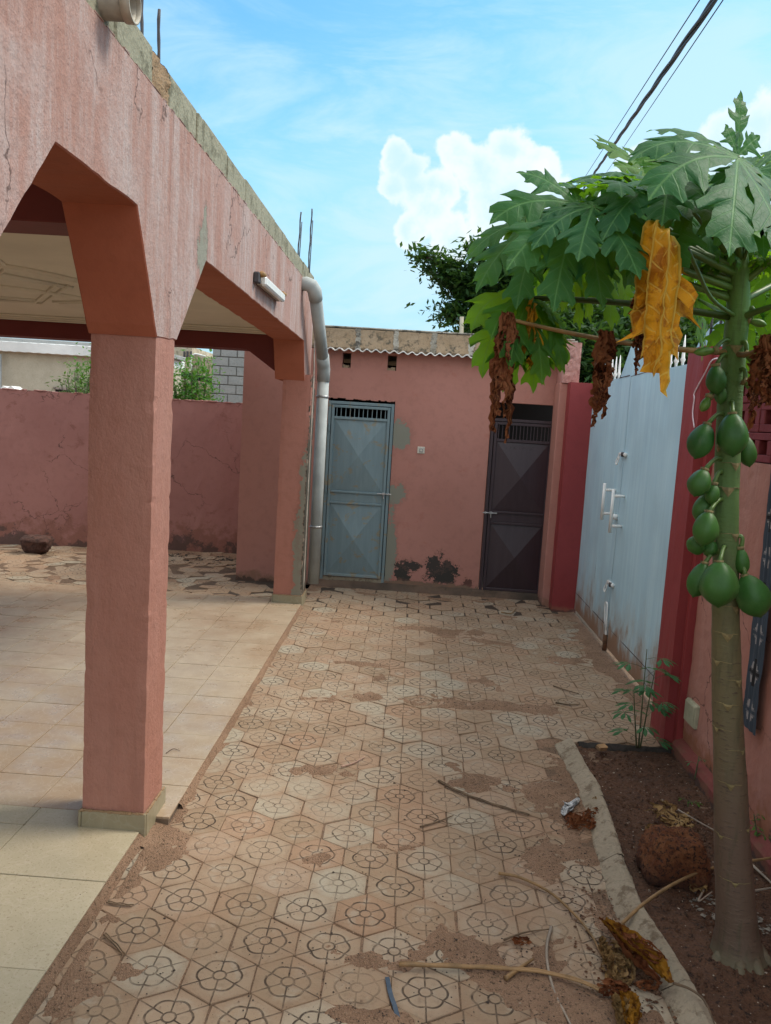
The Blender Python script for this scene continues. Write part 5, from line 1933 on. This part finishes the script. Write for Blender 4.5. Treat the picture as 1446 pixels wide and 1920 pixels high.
stalk([(1160, 1738, .02), (1205, 1696, .045), (1255, 1662, .07), (1310, 1636, .085), (1360, 1622, .085), (1450, 1608, .085)], .0060, M_straw, 'long yellow stalk arching over the kerb behind the trunk', taper=.9)
stalk([(1262, 1843, .055), (1295, 1855, .06), (1322, 1878, .065), (1342, 1925, .065)], .0045, M_strawdark, 'short dark stalk trailing from a dead leaf onto the kerb')
stalk([(948, 1835), (975, 1815), (1000, 1798)], .008, M_straw, 'short broken stalk piece beside the grey stalk', z=.012)
stalk([(945, 1762), (985, 1748), (1030, 1742)], .0035, M_strawdark, 'thin dark stalk lying on sand above the grey stalk', z=.012)
stalk([(788, 1550), (820, 1541), (850, 1529)], .004, M_strawdark, 'dark twig on the middle pavers below the curved stalk', name='twig', group='twigs scattered on the pavers')
stalk([(640, 1437), (662, 1431), (684, 1419)], .0045, simple('pinkish_twig', (.42, .26, .20), .6), 'pale pinkish twig piece left of the middle pavers', name='twig', group='twigs scattered on the pavers')
stalk([(1038, 1286), (1062, 1294), (1086, 1301)], .005, M_strawdark, 'upper of two short dark twigs near the seedling', name='twig', group='twigs scattered on the pavers')
stalk([(1042, 1317), (1065, 1321), (1088, 1321)], .005, M_strawdark, 'lower of two short dark twigs near the seedling', name='twig', group='twigs scattered on the pavers')
stalk([(800, 1528), (850, 1545), (905, 1540)], .002, M_strawdark, 'hair thin dark twig crossing the twig on the middle pavers', name='twig', group='twigs scattered on the pavers')
stalk([(940, 1148), (958, 1150), (968, 1141)], .006, M_straw, 'small curled straw near the dark door', name='twig', group='twigs scattered on the pavers')
stalk([(1240, 1500, .03), (1300, 1535, .035), (1345, 1560, .04)], .005, M_strawgrey, 'pale stalk in the soil bed left of the trunk', z=.03)
stalk([(1400, 1612, .03), (1430, 1640, .03), (1460, 1668, .03)], .006, M_strawgrey, 'pale stalk in the soil right of the trunk, steeply sloping', z=.03)
stalk([(1320, 1668, .03), (1310, 1690, .035), (1335, 1672, .04)], .004, M_strawgrey, 'small bleached loop of stalk against the trunk', z=.03)
stalk([(1405, 1672, .03), (1450, 1664, .03)], .005, M_strawgrey, 'pale stalk in the soil right of the trunk, lying level', z=.03)
stalk([(195, 1752), (215, 1772), (232, 1792)], .003, M_strawdark, 'dark splinters at the broken paver near the terrace edge', name='twig', group='twigs scattered on the pavers', double=True)
stalk([(200, 1692), (222, 1696), (248, 1699)], .0028, M_strawdark, 'dark splinter lying beside the terrace edge', name='twig', group='twigs scattered on the pavers', double=True)
stalk([(312, 1412, .034), (325, 1404, .036), (338, 1408, .034)], .0022, M_strawdark, 'tiny curled twig on the terrace tiles behind the column', name='twig', group='twigs scattered on the pavers', z=.034)
# blue strip
bs_ = MB()
sp_ = [onz(726, 1832, .006), onz(732, 1862, .007), onz(742, 1892, .006), onz(752, 1935, .006)]
sc_ = catmull(sp_, 5)
for i in range(len(sc_) - 1):
    a_, b2 = sc_[i], sc_[i + 1]
    bs_.add([a_ + Vector((-.006, 0, 0)), a_ + Vector((.006, 0, .0015)), b2 + Vector((.007, 0, .0015)), b2 + Vector((-.007, 0, 0)),
             a_ + Vector((-.006, 0, -.002)), a_ + Vector((.006, 0, -.0005)), b2 + Vector((.007, 0, -.0005)), b2 + Vector((-.007, 0, -.002))],
            [(0, 1, 2, 3), (7, 6, 5, 4), (0, 4, 5, 1), (3, 2, 6, 7), (1, 5, 6, 2), (0, 3, 7, 4)])
tag(bs_.build('plastic_strip', M_blue), 'dark blue plastic strip lying at the bottom edge of the paving', 'strip')

def dead(px, py, tx, ty, mat, label, size, crumple, seed, z=.02, narrow=.8, nrm=(0, 0, 1), group=None, droop=.0):
    hub = onz(px, py, z)
    tip = onz(tx, ty, z)
    d_ = tip - hub
    d_.z = 0.05
    lb = leaf_mb(hub, d_, nrm, size, droop=droop, crumple=crumple, seed=seed, narrow=narrow, ground=z - .015, fold=.9)
    o = lb.build('dead_leaf', mat, smooth=True, uv=True)
    return tag(o, label, 'leaf', group or 'dead papaya leaves on the ground')
def deadclump(px, py, rx, ry, rz, n, width, mat, label, seed, z=.006, heading=0.0, name='dead_leaf'):
    o = clump(onz(px, py, z), rx, ry, rz, n, width, seed, heading=heading).build(name, mat, smooth=True, uv=True)
    return tag(o, label, 'leaf', 'dead papaya leaves on the ground')
def rolled(pxs, wd, mat, label, seed, amp=.006, lift=.5):
    # a leaf dried into a long rolled trough
    rnd = random.Random(seed)
    pts = catmull([onz(*q) for q in pxs], 8)
    n = len(pts) - 1
    mb = MB()
    for (off, ws, tw_) in ((0, 1.0, 0), (.4, .6, .7), (-.45, .55, -.8)):
        def fn(u, v, off=off, ws=ws, tw_=tw_):
            k = v * n
            i_ = min(int(k), n - 1)
            p_ = pts[i_].lerp(pts[i_ + 1], k - i_)
            d = (pts[i_ + 1] - pts[i_]).normalized()
            sd2 = Vector((d.y, -d.x, 0)).normalized()
            w_ = wd * ws * (math.sin(max(.06, min(.97, v)) * math.pi) ** .6) * (1 + .25 * fbm(v * 9, seed + off * 5))
            a = (u * 2 - 1)
            x = (a + off) * w_ * .5 * (1 - .25 * abs(a))
            z = abs(a + tw_ * .3) ** 1.5 * w_ * lift + .3 * w_ * abs(off)
            q = p_ + sd2 * x + Vector((0, 0, z))
            return q + Vector((fbm(q.x * 60, q.y * 60, seed), fbm(q.y * 60, q.x * 60, seed), abs(fbm(q.x * 50, q.y * 50, seed + 4)))) * amp
        mb.grid(fn, 10, 44)
    for k, u_ in enumerate(mb.uv):
        mb.uv[k] = ((u_[0] - .5) * .5, u_[1])
    return tag(mb.build('dead_leaf', mat, smooth=True, uv=True), label, 'leaf', 'dead papaya leaves on the ground')
deadclump(1087, 1545, .060, .055, .040, 46, .014, M_brown, 'crumpled brown dead leaf against the kerb, beside a white scrap', 21, heading=.6)
deadclump(1110, 1528, .030, .022, .030, 14, .012, M_brown, 'darker brown leaf scrap tucked beside the crumpled one by the kerb', 22, .012)
rolled([(1130, 1730, .03), (1160, 1758, .035), (1195, 1792, .040), (1232, 1822, .048), (1256, 1845, .055)], .080, M_yelldead, 'yellow and brown dead leaf lying over the kerb edge', 23, .008)
deadclump(1206, 1788, .075, .030, .040, 34, .016, M_brown, 'curled brown leaf on top of the yellow one at the kerb', 24, .055, heading=-.9)
rolled([(1128, 1762, .012), (1132, 1790, .014), (1142, 1822, .015), (1158, 1850, .012)], .045, M_tan, 'tan shrivelled leaf below the kerb in the foreground', 25, .010, .8)
deadclump(1158, 1822, .045, .055, .035, 44, .013, M_tan, 'crinkled tan leaf mass beside the tan shrivelled leaf', 32, .008)
deadclump(1212, 1852, .035, .018, .020, 18, .010, M_brown, 'small dark brown curled leaf between the foreground leaves', 26, .008)
rolled([(1168, 1862, .012), (1178, 1885, .02), (1182, 1912, .02), (1184, 1950, .016)], .070, M_yelldead, 'yellow dead leaf at the bottom edge by the kerb', 27, .010)
dead(1275, 1540, 1180, 1495, M_tan, 'pale tan spread leaf on the soil behind the laterite stone', .14, .035, 28, .045, .6)
deadclump(1240, 1556, .060, .020, .018, 26, .012, M_tan, 'crinkled tan leaf fringe in front of the spread leaf on soil', 29, .03)
deadclump(1308, 1668, .035, .022, .02, 14, .012, M_tan, 'small pale leaf scrap between the laterite stone and trunk', 30, .03)
deadclump(978, 1768, .032, .016, .014, 14, .010, M_brown, 'dark shredded leaf bit lying on sand near the grey stalk', 31, .008)
rolled([(1128, 1728, .02), (1150, 1752, .022), (1170, 1786, .03), (1200, 1818, .04), (1238, 1846, .05)], .05, M_brown, 'long brown curled leaf edge pressed against the yellow leaf', 41, .010, .8)
deadclump(1180, 1800, .055, .045, .050, 40, .016, M_tan, 'tan and brown crumpled leaf heap between yellow leaf and paving', 42, .010, heading=-.8)
deadclump(1150, 1860, .050, .030, .030, 36, .013, M_brown, 'brown curled leaf heap above the bottom yellow leaf', 43, .008)
rolled([(1150, 1875, .012), (1162, 1900, .016), (1160, 1940, .012)], .05, M_tan, 'tan rolled leaf left of the bottom yellow leaf', 44, .012, .7)
deadclump(1120, 1500, .02, .012, .012, 6, .008, M_tan, 'tan leaf crumb resting on the kerb above the crumpled leaf', 33, .03)
pw = MB().grid(lambda u, v: onz(1054 + (32 - 10 * v) * u + 6 * v * math.sin(v * 4) + 3 * math.sin(v * 7), 1500 + 24 * v + 5 * math.sin(u * 5), .010 + .022 * abs(fbm(u * 4, v * 4, 1)) + .004 * math.sin(u * 9 + v * 5)), 14, 12)
tag(pw.build('paper_scrap', M_paper, smooth=False), 'crumpled white scrap on the pavers near the kerb', 'scrap')

# grit and crumbs, leaf litter
def scatter(name, mat, n, area, size, label, cat, zf, flat=.6, seed=1, dens=None):
    rnd = random.Random(seed)
    mb = MB()
    k = 0
    tries = 0
    while k < n and tries < n * 40:
        tries += 1
        x, y = rnd.uniform(area[0], area[1]), area[2] + (area[3] - area[2]) * rnd.random() ** 1.3
        if dens and rnd.random() > dens(x, y): continue
        s = size * rnd.uniform(.35, 1.0) ** 1.5 * (1.6 if rnd.random() < .05 else 1)
        z = zf(x, y)
        vs = []
        for (a, b2, c_) in ((1, 0, 0), (-1, 0, 0), (0, 1, 0), (0, -1, 0), (0, 0, 1), (0, 0, -1)):
            vs.append((x + s * a * rnd.uniform(.6, 1.2), y + s * b2 * rnd.uniform(.6, 1.2), z + s * flat * c_ * rnd.uniform(.6, 1.1)))
        mb.add(vs, [(0, 2, 4), (2, 1, 4), (1, 3, 4), (3, 0, 4), (2, 0, 5), (1, 2, 5), (3, 1, 5), (0, 3, 5)])
        k += 1
    return tag(mb.build(name, mat), label, cat, kind='stuff')
def floor_z(x, y): return max(0.0, sand_h(x, y)) + .001
def dn(x, y):
    if y < 4.1 and x > kerb_x(y) - .03: return 0
    if x < -.88: return 0
    d = .10 + .5 * max(0, fbm(x * 3.3, y * 3.3, 11))
    for (c, rx, ry) in drifts[:14]:
        d2 = ((x - c[0]) / rx) ** 2 + ((y - c[1]) / ry) ** 2
        if d2 < 2: d += .6 * math.exp(-d2)
    if abs(x - kerb_x(min(y, 4))) < .2 and y < 4: d += .5
    return d
scatter('grit', simple('dark_grit', (.05, .035, .028), .95, var=.4, ns=200), 4200, (-.87, 1.45, 1.75, 7.4), .0042, 'dark crumbs of soil strewn over the pavers', 'grit', floor_z, seed=3, dens=dn)
scatter('grit', simple('pale_grit', (.32, .22, .15), .95, var=.3, ns=200), 1500, (-.87, 1.45, 1.75, 7.0), .0045, 'pale sandy crumbs strewn over the pavers', 'grit', floor_z, seed=4, dens=dn)
def din(x, y): return 1 if x > kerb_x(y) + .07 else 0
scatter('pebbles', simple('pale_pebble', (.36, .30, .24), .9, var=.4, ns=200), 420, (.95, 1.46, 1.75, 4.0), .0055, 'small pale pebbles in the planter soil', 'pebbles', lambda x, y: soil_h(x, y) + .002, seed=5, dens=din)
scatter('soil_clods', M_soil, 1600, (.95, 1.46, 1.75, 4.0), .011, 'dark clods of soil in the planter', 'soil', lambda x, y: soil_h(x, y) + .002, flat=.8, seed=6, dens=din)
scatter('leaf_crumbs', M_brown if False else simple('leaf_crumb', (.10, .045, .022), .9, var=.5, ns=80), 420, (.62, .92, 2.02, 2.75), .008, 'brown crumbs of dead leaf below the kerb', 'leaf litter', lambda x, y: .004, flat=.3, seed=8)
scatter('terrace_dirt', simple('black_dirt', (.035, .03, .025), .95, var=.3), 90, (-2.0, -.95, 1.9, 6.7), .0035, 'dark specks lying on the terrace tiles', 'dirt', lambda x, y: TZ + .003, flat=.5, seed=9)
scatter('litter_heap', M_ash, 160, (1.08, 1.32, 2.55, 2.75), .014, 'grey shredded litter in front of the laterite stone', 'leaf litter', lambda x, y: soil_h(x, y) + .004, flat=.25, seed=10)
# black mould debris on the back strip
scatter('black_debris', simple('black_debris', (.02, .018, .016), .95, var=.3), 900, (-3.0, -1.7, 8.25, 8.95), .022, 'black rubble along the foot of the back boundary wall', 'rubble', lambda x, y: .0, flat=.25, seed=12, dens=lambda x, y: 1 if y > 8.5 or R() < .25 else 0)

# ---------------------------------------------------------------- background beyond the walls
def leafy(name, mat, mb_pts, leaf, parent, seed=0, n=10, spread=.12, flat=.8, aspect=.4):
    rnd = random.Random(seed)
    mb = MB()
    for (c, s) in mb_pts:
        for k in range(n):
            d = Vector((rnd.gauss(0, 1), rnd.gauss(0, 1), rnd.gauss(0, flat)))
            p_ = c + d * spread * s
            a = Vector((rnd.gauss(0, 1), rnd.gauss(0, 1), rnd.gauss(0, .6) - .1)).normalized()
            b2 = a.cross(Vector((rnd.gauss(0, .5), rnd.gauss(0, .5), 1))).normalized()
            L_ = leaf * rnd.uniform(.6, 1.25)
            w_ = L_ * aspect
            mb.add([p_, p_ + a * L_ * .5 + b2 * w_ * .5, p_ + a * L_, p_ + a * L_ * .5 - b2 * w_ * .5], [(0, 1, 2, 3)], [(0, 0), (.1, .1), (0, .2), (-.1, .1)])
    return mb.build(name, mat, parent, uv=True)

def tree(base, h_, limbs, label, leaf=.16, n=26, spread=.2, seed=1, mat=None, trunk_r=.16):
    t_ = thing('tree', base, label, 'tree', 'trees beyond the walls')
    base = Vector(base)
    rnd = random.Random(seed)
    fork = base + Vector((0, 0, h_ * .45))
    MB().tube([base, base + Vector((.05, 0, h_ * .25)), fork], [trunk_r, trunk_r * .8, trunk_r * .65], 10).build('trunk', M_bark, t_, smooth=True)
    clus = []
    lb = MB()
    for tip in limbs:
        tip = Vector(tip)
        mid = fork.lerp(tip, .5) + Vector((0, 0, .25))
        pts = bez(fork, mid, tip, 10)
        lb.tube(pts, [trunk_r * .5 * (1 - .85 * k / 10) + .012 for k in range(11)], 7)
        for k in range(3, 11):
            for q in range(3):
                side = Vector((rnd.gauss(0, 1), rnd.gauss(0, .8), rnd.gauss(0, .7))).normalized() * rnd.uniform(.05, .55) * (1.15 - k / 14)
                e = pts[k] + side
                lb.tube([pts[k], pts[k].lerp(e, .5) + Vector((0, 0, .04)), e], [.012, .008, .004], 5)
                clus.append((e, rnd.uniform(.6, 1.2)))
                clus.append((pts[k].lerp(e, .5), .7))
        if n > 60: clus += [(pts[k] + Vector((rnd.gauss(0, .5), rnd.gauss(0, .5), rnd.gauss(-.3, .5))), 1.2) for k in range(2, 11)]
    lb.build('limbs', M_bark, t_, smooth=True)
    leafy('crown', mat or M_crown, clus, leaf, t_, seed, n, spread, .55)
    return t_
def P15(px, py, y=15): return tuple(ony(px, py, y))
tree((3.0, 15.5, 0), 5.5, [P15(800, 482), P15(835, 520), P15(840, 585), P15(905, 468), P15(935, 520), P15(900, 560), P15(960, 590, 14), P15(985, 500, 16), P15(1010, 560, 15.5), P15(1040, 520, 16.5), P15(880, 615, 14.5), P15(860, 500, 15.5), P15(1080, 560, 15), P15(1090, 480, 16)],
     'dark leafy tree with a long left branch behind the outbuilding', n=52, spread=.22, seed=4)
tree((5.2, 13.5, 0), 5.0, [P15(1060, 600, 13), P15(1110, 620, 13), P15(1150, 580, 13), P15(1190, 620, 13), P15(1230, 570, 13.5), P15(1160, 640, 12.5), P15(1210, 660, 12.5), P15(1100, 560, 14), P15(1260, 630, 13), P15(1130, 520, 14)],
     'dense dark tree rising behind the gate and its spikes', n=80, spread=.34, seed=6)
tree((8.5, 12.0, 0), 4.6, [P15(1300, 560, 12), P15(1350, 600, 12), P15(1400, 560, 12), P15(1440, 620, 12), P15(1390, 650, 11.5), P15(1480, 560, 12), P15(1330, 520, 13), P15(1450, 500, 13)],
     'green tree seen through the papaya leaves at far right', n=44, spread=.22, seed=9, mat=M_bush)
tree((3.6, 10.6, 0), 3.4, [P15(1050, 690, 10), P15(1100, 640, 10), P15(1140, 700, 10), P15(1120, 600, 10.5), P15(1180, 650, 10), P15(1200, 600, 10.5), P15(1230, 690, 9.6), P15(1260, 640, 10), P15(1300, 680, 9.6), P15(1160, 560, 11), P15(1080, 590, 11), P15(1050, 640, 11)],
     'low dark tree right behind the gate top, between its spikes', n=90, spread=.30, seed=16, trunk_r=.10, leaf=.12)
# thin pole behind the tree
tag(MB().tube([ony(863, 760, 14), ony(866, 594, 14)], .035, 8).build('pole', M_oldwall, smooth=True), 'thin pale pole sticking up in front of the dark tree', 'pole')

def bush(px, py0, py1, wpx, y, mat, label, seed, leaf=.07, n=22):
    b_ = ony(px, py1, y)
    b_.z = 0
    t_ = thing('bush', tuple(b_), label, 'bush', 'bushes behind the boundary wall')
    rnd = random.Random(seed)
    clus = []
    st = MB()
    topz = ony(px, py0, y).z
    wd = wpx * y / FPX
    for k in range(46):
        a = rnd.uniform(0, 6.28)
        r_ = wd * .5 * rnd.random() ** .5
        hz = topz * rnd.uniform(.55, 1.0) - .3 * r_
        e = Vector((b_.x + math.cos(a) * r_, b_.y + math.sin(a) * r_, hz))
        st.tube(bez(b_, (b_.x + math.cos(a) * r_ * .4, b_.y + math.sin(a) * r_ * .4, hz * .6), e, 5), [.014, .012, .010, .008, .006, .003], 5)
        for q in range(4):
            clus.append((e - Vector((0, 0, .14 * q)), 1))
    st.build('stems', M_bark, t_)
    leafy('foliage', mat, clus, leaf, t_, seed, n, .075, .9)
bush(358, 668, 740, 95, 10.5, M_bush, 'bright green bush behind the boundary wall beside the grey blocks', 3)
bush(168, 650, 725, 60, 11.5, M_bush, 'green feathery bush behind the first column', 5, n=18)
bush(150, 690, 725, 70, 10.2, M_bushgrey, 'thin grey green bush in front of the neighbour wall', 7, n=9)

nb = thing('neighbour_house', (-7, 15, 0), 'low cement house with pale roof edge beyond the boundary wall', 'house')
fz = lambda px, py, y=14: ony(px, py, y)
MB().box(-13, -5.0, 14.0, 17, 0, 2.40).build('wall', M_oldwall, nb)
MB().box(-13, -5.0, 13.85, 17.2, 2.402, 2.575, .01).build('roof_edge', M_whiteroof, nb)
MB().box(-13, -4.9, 14.2, 17.0, 2.577, 2.66, .01).build('parapet', M_greyblock, nb)
wv = MB().grid(lambda u, v: (-13 + 8 * u, 13.84, 2.405 + .16 * v + .006 * math.sin(u * 300)), 200, 1)
wv.build('roof_sheet_edge', M_whiteroof, nb)
wi = MB().box(-6.35, -5.2, 13.985, 14.0, 1.2, 1.80).build('window', M_darkbox, nb)
MB().box(-6.38, -5.2, 13.96, 13.984, 1.80, 1.84).build('frame', M_coping, wi)
MB().tube([(-7.30, 13.9, 0), (-7.30, 13.9, 2.35)], .03, 8).build('downpipe', M_pvc, nb, smooth=True)
o = MB().prism([(-6.85, 1.70), (-6.78, 1.795), (-6.70, 1.765), (-6.64, 1.80), (-6.5, 1.70)], 'y', 13.0, 13.3).build('plastic_sheet', M_whiteroof)
fix_normals(o)
tag(o, 'white plastic sheet heaped above the back boundary wall at far left', 'sheet')

nb2 = thing('stained_house', (-5.2, 19, 0), 'stained beige house end with a hanging wire behind the bush', 'house')
a1, a2 = ony(328, 650, 18), ony(398, 662, 18)
MB().box(a1.x - 1.0, ony(360, 650, 18).x, 18.0, 21, 0, ony(350, 650, 18).z).build('wall', M_stain, nb2)
MB().box(ony(360, 650, 18).x + .003, ony(383, 662, 18).x, 18.1, 21, 0, ony(370, 664, 18).z).build('wall', M_stain, nb2)
MB().box(ony(383, 664, 18).x + .003, ony(410, 664, 18).x, 17.9, 21, 0, ony(390, 671, 18).z).build('wall', M_stain, nb2)
rfp = [(ony(340, 705, 15).x, ony(340, 696, 15).z), (ony(405, 710, 15).x, ony(405, 710, 15).z), (ony(405, 722, 15).x, ony(405, 722, 15).z), (ony(340, 706, 15).x, ony(340, 706, 15).z)]
rr_ = MB().prism(rfp, 'y', 15, 17.5).build('lean_to_roof', M_darkbox, nb2)
fix_normals(rr_)
MB().tube(catmull([ony(385, 668, 17.8), ony(365, 664, 17.8), ony(358, 676, 17.8), ony(360, 690, 17.8), ony(355, 696, 17.8)], 6), .018, 6).build('wire', M_whiteroof, nb2, smooth=True)
for px in (344, 350, 357):
    MB().box(ony(px, 660, 17.9).x - .015, ony(px, 660, 17.9).x + .015, 17.95, 17.99, ony(px, 672, 17.9).z, ony(px, 658, 17.9).z).build('wall_bracket', M_rebar, nb2)

gb = thing('grey_block_wall', (-2.4, 12, 0), 'unrendered grey block wall between bush and outbuilding', 'wall')
gx0 = ony(397, 700, 12).x
MB().box(gx0 + .006, 1.0, 12.012, 12.2, 0, 2.75).build('mortar', M_greymortar, gb)
course, bl = .137, .25
rw_i = 0
z = 1.45
while z < 2.72:
    x = gx0 - (bl / 2 if rw_i % 2 else 0)
    c_ = 0
    while x < gx0 + 1.3:
        xa, xb = max(x, gx0), x + bl
        if xb - xa > .04:
            MB().box(xa + .006, xb - .008, 12.0 + U(-.004, .004), 12.06, z + .006, z + course - .008, .005, .0015).build('block', M_greyblock, gb)
        x += bl
    z += course
    rw_i += 1

# overhead service cables
A0, B0 = ony(1128, 305, 20), ony(1338, 2, 7.5)
dirc = B0 - A0
pts0 = [A0 + dirc * (-.6 + 2.4 * k / 240) for k in range(241)]
tw = MB()
oa = dirc.normalized().orthogonal()
ob_ = dirc.normalized().cross(oa)
for ph in (0, 2.09, 4.19):
    tw.tube([p_ + (oa * math.cos(k * .16 + ph) + ob_ * math.sin(k * .16 + ph)) * .013 for k, p_ in enumerate(pts0)], .015, 6)
tag(tw.build('power_cable', M_wire, smooth=True), 'thick twisted black cable crossing the sky at top right', 'cable')
for (a, b2, lab) in (((1095, 335), (1312, 0), 'thin overhead wire left of the thick twisted cable'), ((1160, 290), (1356, 0), 'thin overhead wire right of the thick twisted cable')):
    p0, p1 = ony(a[0], a[1], 20), ony(b2[0], b2[1], 7.5)
    tag(MB().tube([p0 + (p1 - p0) * (-.6 + 2.4 * k / 40) for k in range(41)], .006, 5).build('overhead_wire', M_wire, smooth=True), lab, 'wire')

# render settings that suit the scene
S.render.engine = 'CYCLES'
S.cycles.max_bounces = 5
S.cycles.diffuse_bounces = 3
S.cycles.transmission_bounces = 4
